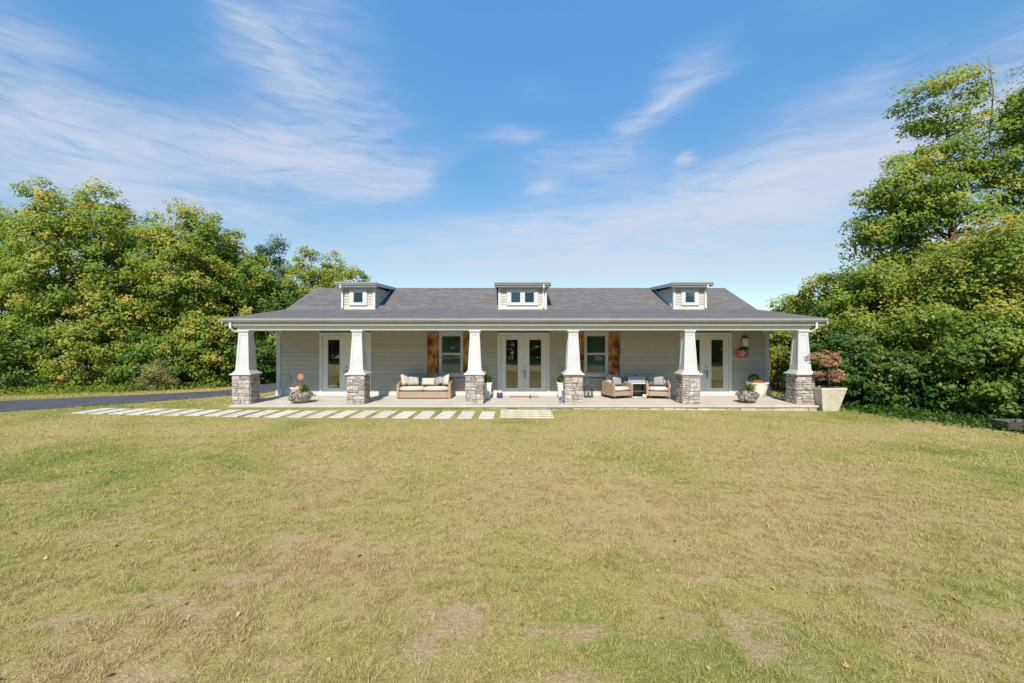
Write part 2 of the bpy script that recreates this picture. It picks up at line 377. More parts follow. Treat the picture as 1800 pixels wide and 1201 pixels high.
def pattern_mat(name, a, b, scale):
    m, T, P = base_mat(name)
    tc = T.new('ShaderNodeTexCoord'); w = T.new('ShaderNodeTexWave'); w.inputs['Scale'].default_value = scale; w.inputs['Distortion'].default_value = 7.0
    w.inputs['Detail'].default_value = 2; w.inputs['Detail Scale'].default_value = 1.4; T.link(tc.outputs['Object'], w.inputs['Vector'])
    T.link(T.ramp(w.outputs['Fac'], [(0.42, a), (0.55, b)]), P.inputs['Base Color']); P.inputs['Roughness'].default_value = 0.95; return m
M['pattern'] = pattern_mat('swirl_fabric', (0.17, 0.165, 0.16), (0.50, 0.47, 0.43), 8.0)
M['pattern_dark'] = pattern_mat('dark_swirl_fabric', (0.06, 0.065, 0.07), (0.40, 0.40, 0.38), 8.0)
M['plaid'] = pattern_mat('plaid_ribbon', (0.05, 0.05, 0.05), (0.7, 0.68, 0.64), 9.0)

def leaf_mat(name, stops, trans=0.42, hue_noise=True):
    m, T, P = base_mat(name)
    at = T.new('ShaderNodeAttribute'); at.attribute_name = 'tone'; c = T.ramp(at.outputs['Fac'], stops)
    T.link(c, P.inputs['Base Color']); P.inputs['Roughness'].default_value = 0.55; P.inputs['Specular IOR Level'].default_value = 0.3
    tr = T.new('ShaderNodeBsdfTranslucent'); T.link(T.mix(1.0, c, (1.3, 1.35, 0.7), 'MULTIPLY'), tr.inputs[0])
    mx = T.new('ShaderNodeMixShader'); mx.inputs[0].default_value = trans; T.link(P.outputs[0], mx.inputs[1]); T.link(tr.outputs[0], mx.inputs[2])
    T.link(mx.outputs[0], T.n['Material Output'].inputs[0]); return m
M['leaf'] = leaf_mat('broad_leaves', [(0.0, (0.040, 0.100, 0.014)), (0.3, (0.105, 0.185, 0.020)), (0.6, (0.205, 0.270, 0.030)), (0.82, (0.330, 0.325, 0.045)), (1.0, (0.45, 0.32, 0.08))])
M['leaf_dark'] = leaf_mat('deep_green_leaves', [(0.0, (0.014, 0.065, 0.016)), (0.5, (0.052, 0.125, 0.016)), (0.8, (0.12, 0.175, 0.024)), (1.0, (0.16, 0.17, 0.03))])
M['leaf_cedar'] = leaf_mat('cedar_sprays', [(0.0, (0.012, 0.040, 0.018)), (0.6, (0.035, 0.080, 0.030)), (1.0, (0.08, 0.12, 0.035))], 0.15)
M['leaf_maple'] = leaf_mat('red_maple_leaves', [(0.0, (0.22, 0.095, 0.05)), (0.45, (0.40, 0.20, 0.125)), (0.75, (0.47, 0.29, 0.17)), (1.0, (0.24, 0.26, 0.08))])
M['leaf_dry'] = leaf_mat('dried_flowers', [(0.0, (0.12, 0.09, 0.075)), (0.5, (0.30, 0.25, 0.21)), (1.0, (0.46, 0.40, 0.34))], 0.2)
M['leaf_pot'] = leaf_mat('pot_foliage', [(0.0, (0.03, 0.08, 0.015)), (0.5, (0.12, 0.17, 0.03)), (1.0, (0.34, 0.30, 0.10))])
M['leaf_orange'] = leaf_mat('orange_blooms', [(0.0, (0.45, 0.10, 0.03)), (1.0, (0.62, 0.24, 0.08))], 0.2)
M['leaf_violet'] = leaf_mat('violet_blooms', [(0.0, (0.16, 0.14, 0.36)), (0.6, (0.30, 0.28, 0.55)), (1.0, (0.55, 0.52, 0.68))], 0.2)
M['grass'] = leaf_mat('grass_blades', [(0.0, (0.13, 0.185, 0.034)), (0.30, (0.285, 0.298, 0.072)), (0.55, (0.435, 0.375, 0.130)), (0.8, (0.56, 0.435, 0.225)), (1.0, (0.38, 0.23, 0.135))], 0.30)

def lawn_mat():
    m, T, P = base_mat('lawn_soil')
    a1 = T.new('ShaderNodeAttribute'); a1.attribute_name = 'dry'; a2 = T.new('ShaderNodeAttribute'); a2.attribute_name = 'bare'
    tc = T.new('ShaderNodeTexCoord'); o = tc.outputs['Object']
    n1 = T.noise(o, 22, 6, 0.7); n2 = T.noise(o, 3.0, 5, 0.6); n3 = T.noise(o, 90, 3, 0.7)
    f = T.m('ADD', T.m('MULTIPLY', a1.outputs['Fac'], 0.75), T.m('ADD', T.m('MULTIPLY', T.m('SUBTRACT', n1, 0.5), 0.9), T.m('MULTIPLY', T.m('SUBTRACT', n2, 0.5), 0.45)), clamp=True)
    c = T.ramp(f, [(0.0, (0.12, 0.16, 0.03)), (0.3, (0.235, 0.235, 0.058)), (0.55, (0.345, 0.285, 0.095)), (0.8, (0.42, 0.315, 0.14)), (1.0, (0.31, 0.20, 0.10))])
    soil = T.ramp(n1, [(0.25, (0.30, 0.195, 0.105)), (0.75, (0.54, 0.385, 0.225))])
    c = T.mix(a2.outputs['Fac'], c, soil); c = T.mix(1.0, c, T.ramp(n3, [(0.30, 0.48), (0.70, 1.25)]), 'MULTIPLY')
    T.link(c, P.inputs['Base Color']); P.inputs['Roughness'].default_value = 0.95; P.inputs['Specular IOR Level'].default_value = 0.1
    b = T.new('ShaderNodeBump'); b.inputs['Strength'].default_value = 0.8; b.inputs['Distance'].default_value = 0.03
    T.link(T.m('ADD', n1, T.m('MULTIPLY', n3, 0.4)), b.inputs['Height']); T.link(b.outputs[0], P.inputs['Normal']); return m
M['lawn'] = lawn_mat()

# ------------------------------------------------------------------ ground
def gz(x, y):
    """height of the ground: falls a little to the right, small bumps on the lawn"""
    x = np.asarray(x, dtype=float); y = np.asarray(y, dtype=float)
    t = -0.0050 * np.clip(x, -9.5, 0) - 0.0085 * np.clip(x, 0, 14)
    b = (fbm(x * 0.55 + 40, y * 0.55 + 11, 3, 3) - 0.5) * 0.10 + (fbm(x * 2.2 + 9, y * 2.2, 8, 2) - 0.5) * 0.03
    k = np.clip((12.0 - y) / 4.0, 0, 1) * np.clip((30 - np.abs(x)) / 10, 0, 1) * np.clip((y + 12) / 6, 0, 1)
    return t + b * k
def gpt(px, py, z=0.0):
    Y = F * (CAMZ - z) / (py - 600.5); return ((px - 900) / F * Y, Y)
BARE = [(430, 1020, 70, 16), (300, 1055, 60, 14), (345, 1075, 55, 12), (110, 1092, 70, 14), (215, 1085, 60, 10), (790, 1085, 85, 34), (735, 1140, 55, 22),
        (1320, 1100, 85, 42), (1375, 1140, 60, 22), (985, 1105, 70, 16), (960, 1190, 90, 22), (515, 945, 30, 9), (1010, 912, 30, 5),
        (590, 985, 45, 6), (1500, 1015, 60, 12), (1560, 1050, 50, 10), (500, 1165, 60, 16), (250, 1195, 70, 14), (1780, 1085, 40, 14), (640, 862, 9, 3), (1530, 1010, 40, 8), (1240, 1010, 40, 6)]
BW = []
for px, py, rx, ry in BARE:
    X, Y = gpt(px, py); _, Y0 = gpt(px, py - ry); BW.append((X, Y, rx / F * Y, max(0.05, Y0 - Y)))
def lawn_state(x, y):
    d = fbm(x * 0.35 + 3, y * 0.35 + 7, 21, 4) * 1.05 + fbm(x * 1.6, y * 1.6 + 5, 33, 3) * 0.75 - 0.17 + 0.12 * np.clip((7 - y) / 3, 0, 1)
    d = d + 0.16 * np.exp(-((x - 1.0) / 7.0) ** 2 - ((y - 8) / 4.0) ** 2) - 0.14 * np.exp(-((y - 13.2) / 1.6) ** 2)
    d = d - 0.05 * np.exp(-((x + 7) / 3.5) ** 2 - ((y - 6.5) / 2.5) ** 2)
    b = np.zeros_like(x)
    wob = .6 * fbm(x * 2.6 + 2, y * 2.6, 55, 3) + .6 * fbm(x * 9, y * 9 + 4, 57, 2) - 0.6
    for X, Y, rx, ry in BW:
        q = ((x - X) / (rx * 1.15)) ** 2 + ((y - Y) / (ry * 1.15)) ** 2
        b = np.maximum(b, np.clip((1.25 - q - wob * 4.0) * .75, 0, .80) * (q < 4))
    w = np.clip((fbm(x * 0.9 + 31, y * 0.9, 71, 4) - 0.64) * 6, 0, 0.75)
    b = np.maximum(b * 1.0, w * .5 * np.clip((9 - y) / 3, 0, 1))
    return np.clip(d, 0, 1), b
def axis(lo, hi, step, far):
    a = list(np.arange(lo, hi + 1e-6, step)); s = step
    p = lo; q = hi; left = []; right = []
    while p > -far: s *= 1.35; p -= s; left.append(p)
    s = step
    while q < far: s *= 1.35; q += s; right.append(q)
    return np.array(left[::-1] + a + right)
gx = axis(-20, 14, 0.16, 900); gy = axis(1.0, 15.5, 0.13, 900)
GX, GY = np.meshgrid(gx, gy, indexing='ij'); GZ = gz(GX, GY); nx, ny = GX.shape
gm = bpy.data.meshes.new('lawn'); co = np.stack([GX, GY, GZ], -1).reshape(-1, 3)
I = (np.arange(nx - 1)[:, None] * ny + np.arange(ny - 1)[None, :]).reshape(-1)
fc = np.stack([I, I + ny, I + ny + 1, I + 1], -1)
gm.vertices.add(len(co)); gm.vertices.foreach_set('co', co.reshape(-1).astype(np.float32))
gm.loops.add(fc.size); gm.loops.foreach_set('vertex_index', fc.reshape(-1).astype(np.int32))
gm.polygons.add(len(fc)); gm.polygons.foreach_set('loop_start', np.arange(0, fc.size, 4, dtype=np.int32)); gm.update(calc_edges=True)
gm.polygons.foreach_set('use_smooth', [True] * len(fc))
dd, bb = lawn_state(GX.reshape(-1), GY.reshape(-1))
for k, a in (('dry', dd), ('bare', bb)):
    at = gm.attributes.new(k, 'FLOAT', 'POINT'); at.data.foreach_set('value', a.astype(np.float32))
gm.materials.append(M['lawn']); lawn = link_obj('lawn', gm); tag(lawn, 'wide patchy lawn of green and straw coloured grass', 'lawn', kind='structure')

# driveway: a strip of asphalt curving from the left round behind the house
DN = [(-40.0, 3.5), (-26.0, 8.2), (-15.6, 13.35), (-13.2, 15.3), (-11.6, 16.9), (-10.4, 18.2), (-10.25, 22), (-10.25, 34)]
DF = [(-42.0, 6.4), (-28.0, 11.2), (-18.6, 15.75), (-15.0, 17.6), (-12.9, 18.9), (-12.5, 20.2), (-12.5, 23), (-12.5, 34)]
def resample(p, n):
    p = np.array(p); d = np.r_[0, np.cumsum(np.hypot(*np.diff(p, axis=0).T))]; t = np.linspace(0, d[-1], n)
    return np.stack([np.interp(t, d, p[:, 0]), np.interp(t, d, p[:, 1])], -1)
dn, df = resample(DN, 60), resample(DF, 60); mb = MB(); vv = []; ff = []; K = 5
for i in range(60):
    for k in range(K):
        t = k / (K - 1); x, y = dn[i] * (1 - t) + df[i] * t
        vv.append((x, y, float(gz(x, y)) + 0.012 + 0.03 * (1 - (2 * t - 1) ** 2)))
for i in range(59):
    for k in range(K - 1): a = i * K + k; ff.append((a, a + K, a + K + 1, a + 1))
tag(mb.add(vv, [f[::-1] for f in ff]).build('driveway', M['asphalt'], smooth=True), 'dark asphalt driveway curving past the side of the house', 'driveway', kind='structure')
def in_drive(x, y, grow=0.0):
    poly = np.vstack([dn, df[::-1]]); ins = np.zeros(x.shape, bool); j = len(poly) - 1
    for i in range(len(poly)):
        xi, yi = poly[i]; xj, yj = poly[j]
        c = ((yi > y) != (yj > y)) & (x < (xj - xi) * (y - yi) / (yj - yi + 1e-12) + xi); ins ^= c; j = i
    return ins

# ------------------------------------------------------------------ house dimensions
XC = 0.40
COLX = [-9.15, -5.28, -1.27, 2.09, 6.06, 9.92]
SLAB0, SLAB1, YSLAB, ZP = -9.36, 10.14, 14.28, 0.10
YW = 17.0; WX0, WX1 = -9.22, 10.07
YE, ZE0, ZE1 = 14.45, 2.815, 2.99         # gutter face
RX0, RX1 = -9.70, 10.55
YB, ZB, YR, ZR = 18.6, 3.60, 21.4, 4.85   # roof break and ridge
SLOPE = (ZR - ZB) / (YR - YB)

# porch: concrete slab on a course of buff stone blocks
porch = MB().box(SLAB0, SLAB1, YSLAB, YW + 0.12, 0.035, ZP).build('porch_floor', M['concrete'], bevel=0.008)
tag(porch, 'long concrete porch slab running along the front of the house', 'porch', kind='structure')
MB().box(SLAB0 + 0.09, SLAB1 - 0.09, YSLAB + 0.10, YW + 0.1, -0.35, 0.035).build('footing', M['mortar'], porch)
def rough_block(mb, P0, U, N, u0, u1, z0, z1, d, rnd, jit=0.014, tuck=0.03):
    """one split-faced stone on a wall plane: P0 origin, U along, N outward"""
    U = Vector(U); N = Vector(N); Z = Vector((0, 0, 1)); P0 = Vector(P0)
    p = lambda u, z, n: P0 + U * u + Z * z + N * n
    g = 0.0012; cu = min(0.012, (u1 - u0) * 0.2); cz = min(0.010, (z1 - z0) * 0.15)
    b = [p(u0 + g, z0 + g, -tuck), p(u1 - g, z0 + g, -tuck), p(u1 - g, z1 - g, -tuck), p(u0 + g, z1 - g, -tuck)]
    r = lambda: rnd.uniform(-jit, jit)
    m_ = [p(u0 + g + abs(r()) * .5, z0 + g + abs(r()) * .4, d * .55 + r() * .4), p(u1 - g - abs(r()) * .5, z0 + g + abs(r()) * .4, d * .55 + r() * .4),
          p(u1 - g - abs(r()) * .5, z1 - g - abs(r()) * .4, d * .55 + r() * .4), p(u0 + g + abs(r()) * .5, z1 - g - abs(r()) * .4, d * .55 + r() * .4)]
    f = [p(u0 + cu, z0 + cz, d + r()), p(u1 - cu, z0 + cz, d + r()), p(u1 - cu, z1 - cz, d + r()), p(u0 + cu, z1 - cz, d + r())]
    uc = u0 + (u1 - u0) * rnd.uniform(.3, .7); zc = (z0 + z1) / 2 + r(); f.append(p(uc, zc, d + abs(r()) * 1.3))
    V = b + m_ + f; Q = []
    for i in range(4):
        j = (i + 1) % 4; Q += [(i, j, 4 + j, 4 + i), (4 + i, 4 + j, 8 + j, 8 + i), (8 + i, 8 + j, 12)]
    mb.add(V, Q); return mb
rs = random.Random(5)
u = SLAB0 + 0.05
while u < SLAB1 - 0.1:
    w = min(rs.uniform(0.28, 0.62), SLAB1 - 0.05 - u)
    if w > 0.1: rough_block(MB(), (0, YSLAB + 0.07, 0), (1, 0, 0), (0, -1, 0), u, u + w, -0.26, 0.028, 0.02 + rs.uniform(0, .03), rs).build('stone_block', M['curbstone'], porch)
    u += w

house = empty('house', (XC, YW, ZP), label='long single storey grey sided house with deep front porch and three shed dormers', cat='house')
def H(mb, name, m, parent=None, **kw): return mb.build(name, M[m] if isinstance(m, str) else m, parent or house, **kw)
# body of the house
prof = [(YW + 0.06, 0.0), (25.6, 0.0), (25.6, 2.88), (YR, ZR - 0.30), (YB, ZB - 0.24), (YW + 0.06, 3.14)]
wall = H(MB().extrude_x(prof, WX0 + 0.02, WX1 - 0.02), 'wall', 'sidewall')
# openings: doors and windows
DOORS = [(-7.56, -5.525), (-0.565, 1.475), (6.585, 8.62)]
WINS = [(-2.865, -1.913), (2.825, 3.775)]
ZD = 2.565
OPEN = [(a + 0.04, b - 0.04, 0.0, ZD - 0.05) for a, b in DOORS] + [(a + 0.04, b - 0.04, 0.86, 2.56) for a, b in WINS]
EXP_ = 0.168; z = 0.285; row = 0
while z < 2.78:
    z1 = min(z + EXP_, 2.80); cuts = sorted((a, b) for a, b, c, d in OPEN if c < z1 - 0.02 and d > z + 0.02)
    xs = WX0 + 0.10; segs = []
    for a, b in cuts: segs.append((xs, a)); xs = b
    segs.append((xs, WX1 - 0.10))
    for a, b in segs:
        n = 2 if b - a > 3.2 and row % 2 else 1
        for k in range(n):
            p, q = a + (b - a) * k / n + 0.001, a + (b - a) * (k + 1) / n - 0.001
            H(MB().extrude_x([(YW - 0.020, z + 0.002), (YW + 0.058, z + 0.002), (YW + 0.058, z1 - .002), (YW + 0.004, z1 - .002)], p, q), 'plank', 'siding', wall)
    z += EXP_; row += 1
# corner boards, baseboard
for s, x in ((1, WX0), (-1, WX1)):
    a, b = sorted((x - s * 0.03, x + s * 0.115)); H(MB().box(a, b, YW - 0.035, YW + 0.20, ZP + 0.262, 2.54), 'corner_board', 'white', bevel=0.004)
    a, b = sorted((x - s * 0.045, x + s * 0.21)); H(MB().box(a, b, YW - 0.055, YW + 0.22, ZP, ZP + 0.26), 'plinth_block', 'white', bevel=0.006)
    a, b = sorted((x - s * 0.06, x + s * 0.24)); H(MB().box(a, b, YW - 0.075, YW + 0.22, 2.545, 2.748), 'corner_cap', 'white', bevel=0.006)
xs = WX0 + 0.215
for a, b in DOORS + [(WX1 - 0.215, 0)]:
    H(MB().box(xs, a - 0.004, YW - 0.034, YW + 0.055, ZP, ZP + 0.17).box(xs, a - 0.004, YW - 0.026, YW + 0.055, ZP + 0.172, ZP + 0.205), 'baseboard', 'white', bevel=0.004); xs = b + 0.004
# doors
def french_door(x0, x1):
    fr = MB(); cw = 0.10
    fr.box(x0, x0 + cw, YW - 0.045, YW + 0.055, ZP, ZD - 0.11).box(x1 - cw, x1, YW - 0.045, YW + 0.055, ZP, ZD - 0.11)
    fr.box(x0 - 0.012, x1 + 0.012, YW - 0.05, YW + 0.055, ZD - 0.108, ZD)
    frame = H(fr, 'door_frame', 'trim', bevel=0.004)
    H(MB().box(x0 + cw + .002, x1 - cw - .002, YW - 0.09, YW + 0.04, ZP, ZP + 0.075), 'threshold', 'white', frame, bevel=0.006)
    mid = (x0 + x1) / 2; lw = (x1 - x0) / 2 - cw
    for s in (-1, 1):
        a, b = (x0 + cw + 0.006, mid - 0.003) if s < 0 else (mid + 0.003, x1 - cw - 0.006)
        zb, zt = ZP + 0.085, ZD - 0.115; ga, gb = a + (b - a) / 2 - 0.243, a + (b - a) / 2 + 0.243; g0, g1 = 0.385, 2.30
        yf, yb = YW - 0.012, YW + 0.045
        d = MB().box(a, ga, yf, yb, zb, zt).box(gb, b, yf, yb, zb, zt).box(ga, gb, yf, yb, zb, g0).box(ga, gb, yf, yb, g1, zt)
        door = H(d, 'door', 'trim', weld=True)
        t = MB()
        for q in ((ga - .025, ga + .012, g0 - .025, g1 + .025), (gb - .012, gb + .025, g0 - .025, g1 + .025), (ga + .0125, gb - .0125, g0 - .025, g0 + .012), (ga + .0125, gb - .0125, g1 - .012, g1 + .025)):
            t.box(q[0], q[1], yf - 0.012, yf + 0.02, q[2], q[3])
        H(t, 'glazing_bead', 'trim', door, bevel=0.003)
        H(MB().box(ga + .003, gb - .003, yf + 0.012, yf + 0.03, g0 + .003, g1 - .003), 'pane', 'glass', door)
        for hz in (0.45, 1.35, 2.2):
            hx = a - 0.002 if s < 0 else b + 0.002
            H(MB().tube([(hx, yf - 0.004, hz - .05), (hx, yf - 0.004, hz + .05)], 0.009, 6), 'hinge', 'steel', door)
        if s > 0:
            hx = a + 0.055
            H(MB().box(hx - .022, hx + .022, yf - .012, yf - .001, 0.78, 1.12).tube([(hx, yf - .01, 1.08), (hx, yf - .055, 1.07), (hx, yf - .065, .95), (hx, yf - .01, .82)], 0.011, 6), 'handle', 'steel', door)
            H(MB().lathe([(0.028, 0), (0.028, .02), (.02, .03)], 10, M=Matrix.Translation((hx, yf, 1.21)) @ Matrix.Rotation(R(90), 4, 'X')), 'deadbolt', 'steel', door)
        else:
            hx = b - 0.05
            H(MB().box(hx - .018, hx + .018, yf - .01, yf - .001, 0.98, 1.12), 'latch_plate', 'steel', door)
for a, b in DOORS: french_door(a, b)
# windows with blinds, and shutters
def sash_window(x0, x1):
    zt, zb, cw = 2.585, 0.955, 0.085; yf = YW - 0.05
    w = H(MB().box(x0, x0 + cw, yf, YW + 0.05, zb, zt - .12).box(x1 - cw, x1, yf, YW + 0.05, zb, zt - .12).box(x0, x1, yf, YW + .05, zt - .119, zt)
          .box(x0 - .05, x1 + .05, yf - .02, YW + .05, zt + .001, zt + .045), 'window', 'white', bevel=0.004)
    H(MB().box(x0 - .05, x1 + .05, yf - .035, YW + .05, zb - .115, zb - .002).box(x0 - .02, x1 + .02, yf - .06, YW + .045, zb - .045, zb - .003), 'sill', 'white', w, bevel=0.005)
    a, b = x0 + cw, x1 - cw; zm = 1.73
    for lo, hi, y in ((zm, zt - .12, YW - .012), (zb, zm, YW - .028)):
        r = 0.035; fr = MB().box(a, a + r, y, y + .03, lo, hi).box(b - r, b, y, y + .03, lo, hi).box(a + r, b - r, y, y + .03, lo, lo + r + .01).box(a + r, b - r, y, y + .03, hi - r, hi)
        H(fr, 'sash', 'white', w, weld=True)
        H(MB().box(a + r + .001, b - r - .001, y + .010, y + .016, lo + r + .011, hi - r - .001), 'pane', 'window_glass', w)
    sl = MB(); zz = zb + .03
    while zz < zt - .14:
        sl.hexa([(a + .01, YW + .020, zz), (b - .01, YW + .020, zz), (b - .01, YW + .024, zz + .004), (a + .01, YW + .024, zz + .004)],
                [(a + .01, YW + .036, zz + .040), (b - .01, YW + .036, zz + .040), (b - .01, YW + .040, zz + .044), (a + .01, YW + .040, zz + .044)]); zz += .046
    H(sl, 'blind', 'blind', w)
    return w
for a, b in WINS: sash_window(a, b)
def shutter(x0, x1):
    z0, z1, yf = 0.905, 2.555, YW - 0.05
    s = H(MB().box(x0 + .01, x1 - .01, yf + 0.018, YW - .006, z0 + .01, z1 - .01), 'shutter', 'darkwood')
    sw = 0.062
    for a, b in ((x0, x0 + sw), (x1 - sw, x1)): H(MB().box(a, b, yf - .022, YW - .005, z0, z1), 'stile', 'shutter', s, bevel=.004)
    zs = [z0, z0 + .78, z1 - .085]
    for k, zz in enumerate((z0, z0 + 0.80, z1 - 0.085)): H(MB().box(x0 + sw + .002, x1 - sw - .002, yf - .020, YW - .005, zz, zz + (.11 if k == 0 else .075 if k == 1 else .085)), 'rail', 'shutter', s, bevel=.004)
    n = 3; wd = (x1 - x0 - 2 * sw - .008) / n
    for lo, hi in ((z0 + .112, z0 + .798), (z0 + .877, z1 - .087)):
        for k in range(n):
            a = x0 + sw + .004 + wd * k
            H(MB().box(a + .002, a + wd - .002, yf + .004, yf + .0175, lo, hi), 'slat', 'shutter', s, bevel=.003)
for a, b in WINS: shutter(a - .455, a - .005); shutter(b + .005, b + .455)

# porch ceiling, beams
H(MB().box(RX0 + .12, RX1 - .12, YE + 0.14, YW + 0.055, 2.752, 2.79), 'porch_ceiling', 'ceiling')
cb = MB()
for k in range(1, 19):
    y = YE + .14 + (YW - YE - .1) * k / 19
    cb.box(WX0 + .2, WX1 - .2, y - .006, y + .006, 2.740, 2.751)
H(cb, 'ceiling_batten', 'ceiling')
H(MB().box(COLX[0] - .20, COLX[-1] + .20, 14.69, 14.99, 2.605, 2.749), 'header_beam', 'trim', bevel=.004)
H(MB().box(COLX[0] - .21, COLX[-1] + .21, 14.672, 14.689, 2.716, 2.748), 'beam_moulding', 'trim')
for x in (COLX[0] - .05, COLX[-1] + .05): H(MB().box(x - .14, x + .14, 14.992, YW - .08, 2.607, 2.747), 'side_beam', 'trim', bevel=.004)
# columns
rc = random.Random(11); NVIS = 0
def face_cells(w, h, rnd):
    """ledge-stone coursing over a w x h face"""
    out = []; z = 0
    while z < h - 0.02:
        rh = rnd.uniform(.085, .19); rh = min(rh, h - z)
        if h - z - rh < 0.05: rh = h - z
        cuts = [0]; 
        while cuts[-1] < w - 0.01:
            c = cuts[-1] + rnd.uniform(0.17, 0.40)
            cuts.append(w if w - c < 0.12 else c)
        for a, b in zip(cuts, cuts[1:]):
            if rh > .095 and rnd.random() < .42: m_ = z + rh * rnd.uniform(.35, .65); out += [(a, b, z, m_), (a, b, m_, z + rh)]
            else: out.append((a, b, z, z + rh))
        z += rh
    return out
for cx in COLX:
    hw = 0.268; cy = 14.58 + 0.305; zt = 1.085
    col = H(MB().box(cx - hw, cx + hw, cy - hw, cy + hw, ZP, zt), 'column', 'mortar')
    back = MB()
    faces = [((cx - hw - .035, cy - hw, ZP), (1, 0, 0), (0, -1, 0), 2 * hw + .07, True), ((cx + hw, cy - hw, ZP), (0, 1, 0), (1, 0, 0), 2 * hw, cx < 0),
             ((cx + hw + .035, cy + hw, ZP), (-1, 0, 0), (0, 1, 0), 2 * hw + .07, False), ((cx - hw, cy + hw, ZP), (0, -1, 0), (-1, 0, 0), 2 * hw, cx > 0)]
    for P0, U, N, w, vis in faces:
        for a, b, z0, z1 in face_cells(w, zt - ZP, rc):
            d = rc.uniform(.028, .050)
            if vis: rough_block(MB(), P0, U, N, a, b, z0, z1, d, rc).build('stone', M['stone'], col)
            else: rough_block(back, P0, U, N, a, b, z0, z1, d, rc)
    tag(H(back, 'stone_facing', 'stone', col), kind='stuff')
    H(MB().frustum(cx, cy, .355, .355, zt + .001, zt + .055).frustum(cx, cy, .33, .30, zt + .056, zt + .075), 'cap_stone', 'column_white', col, bevel=.006)
    b0, b1, t0, t1 = .222, .146, zt + .076, 2.575
    H(MB().frustum(cx, cy, b0, b1, t0, t1), 'shaft', 'column_white', col)
    H(MB().frustum(cx, cy, .285, .262, t0 + .001, t0 + .05).frustum(cx, cy, .262, .236, t0 + .051, t0 + .085), 'base_moulding', 'column_white', col, bevel=.005)
    H(MB().frustum(cx, cy, .172, .185, t1 - .055, t1 - .02).frustum(cx, cy, .198, .198, t1 - .019, 2.604), 'capital', 'column_white', col, bevel=.004)
    pf = MB(); wat = lambda z: b0 + (b1 - b0) * (z - t0) / (t1 - t0)
    zl, zh, T_ = t0 + .086, t1 - .056, .013
    for ang in range(4):
        Mx = Matrix.Translation((cx, cy, 0)) @ Matrix.Rotation(ang * math.pi / 2, 4, 'Z')
        ext = T_ if ang % 2 == 0 else 0
        def slab(ul, uh, za, zb_):        # ul/uh functions of z
            q = lambda z, e: [(ul(z), -wat(z) - e, z), (uh(z), -wat(z) - e, z)]
            A = q(za, T_); B = q(za, -.002); C = q(zb_, T_); D = q(zb_, -.002)
            pf.hexa([A[0], A[1], B[1], B[0]], [C[0], C[1], D[1], D[0]], Mx)
        bw = .052
        slab(lambda z: -wat(z) - ext, lambda z: -wat(z) + bw, zl, zh); slab(lambda z: wat(z) - bw, lambda z: wat(z) + ext, zl, zh)
        slab(lambda z: -wat(z) + bw, lambda z: wat(z) - bw, zl, zl + .17); slab(lambda z: -wat(z) + bw, lambda z: wat(z) - bw, zh - .075, zh)
    H(pf, 'panel_frame', 'column_white', col)

# roof
top = [(YE + .02, ZE1 + .012), (YB, ZB), (YR, ZR), (25.95, 2.84)]; th = .13
roof = H(MB().extrude_x(top + [(y, z - th) for y, z in top[::-1]], RX0, RX1), 'roof', 'roof')
for x0, x1 in ((RX0 - .028, RX0 - .001), (RX1 + .001, RX1 + .028)):
    H(MB().extrude_x([(y, z - .012) for y, z in top] + [(y, z - .19) for y, z in top[::-1]], x0, x1), 'rake_board', 'white', roof)
rc_ = MB(); x = RX0
while x < RX1 - .05:
    e = min(x + .25, RX1); d = .012 + .004 * random.random()
    rc_.extrude_x([(YR - .15, ZR - .15 * SLOPE + .002), (YR - .15, ZR - .15 * SLOPE + d), (YR, ZR + d + .01), (YR + .15, ZR - .15 * .44 + d), (YR + .15, ZR - .15 * .44 + .002)], x, e - .004); x = e
H(rc_, 'ridge_cap', 'roof', roof)
H(MB().box(RX0 + .01, RX1 - .01, YE + .105, YE + .13, ZE0 - .05, ZE1 - .02), 'fascia', 'white')
H(MB().box(RX0 + .03, RX1 - .03, YE + .131, 14.66, ZE0 - .045, ZE0 - .03), 'soffit', 'ceiling')
def gutter(parent, x0, x1, y, z0, z1, m='gutter'):
    g = MB(); p = [(y + .10, z0), (y + .045, z0), (y + .028, z0 + (z1 - z0) * .35), (y, z0 + (z1 - z0) * .72), (y, z1), (y + .012, z1), (y + .012, z0 + (z1 - z0) * .76), (y + .04, z0 + (z1 - z0) * .4), (y + .055, z0 + .015), (y + .088, z0 + .015), (y + .088, z1), (y + .10, z1)]
    g.extrude_x(p, x0, x1)
    g.box(x0 - .004, x0, y + .002, y + .10, z0 + .0, z1).box(x1, x1 + .004, y + .002, y + .10, z0, z1)
    return H(g, 'gutter', m, parent)
gut = gutter(house, RX0 - .03, RX1 + .03, YE, ZE0 + .03, ZE1)
hk = MB(); x = RX0 + .4
while x < RX1: hk.box(x - .012, x + .012, YE - .002, YE + .09, ZE1 - .004, ZE1 + .004); x += .8
H(hk, 'gutter_hanger', 'gutter', gut)
for cx, s in ((COLX[0], -1), (COLX[-1], 1)):
    xo = cx + s * .30; yg = YE + .055; c0 = 14.885
    H(MB().tube([(xo, yg, ZE0 + .04), (xo, yg, ZE0 - .14), (xo - s * .03, yg + .08, ZE0 - .23), (cx + s * .17, 14.80, ZE0 - .285), (cx + s * .205, c0, ZE0 - .36)], .038, 8), 'downspout', 'trim', smooth=False)

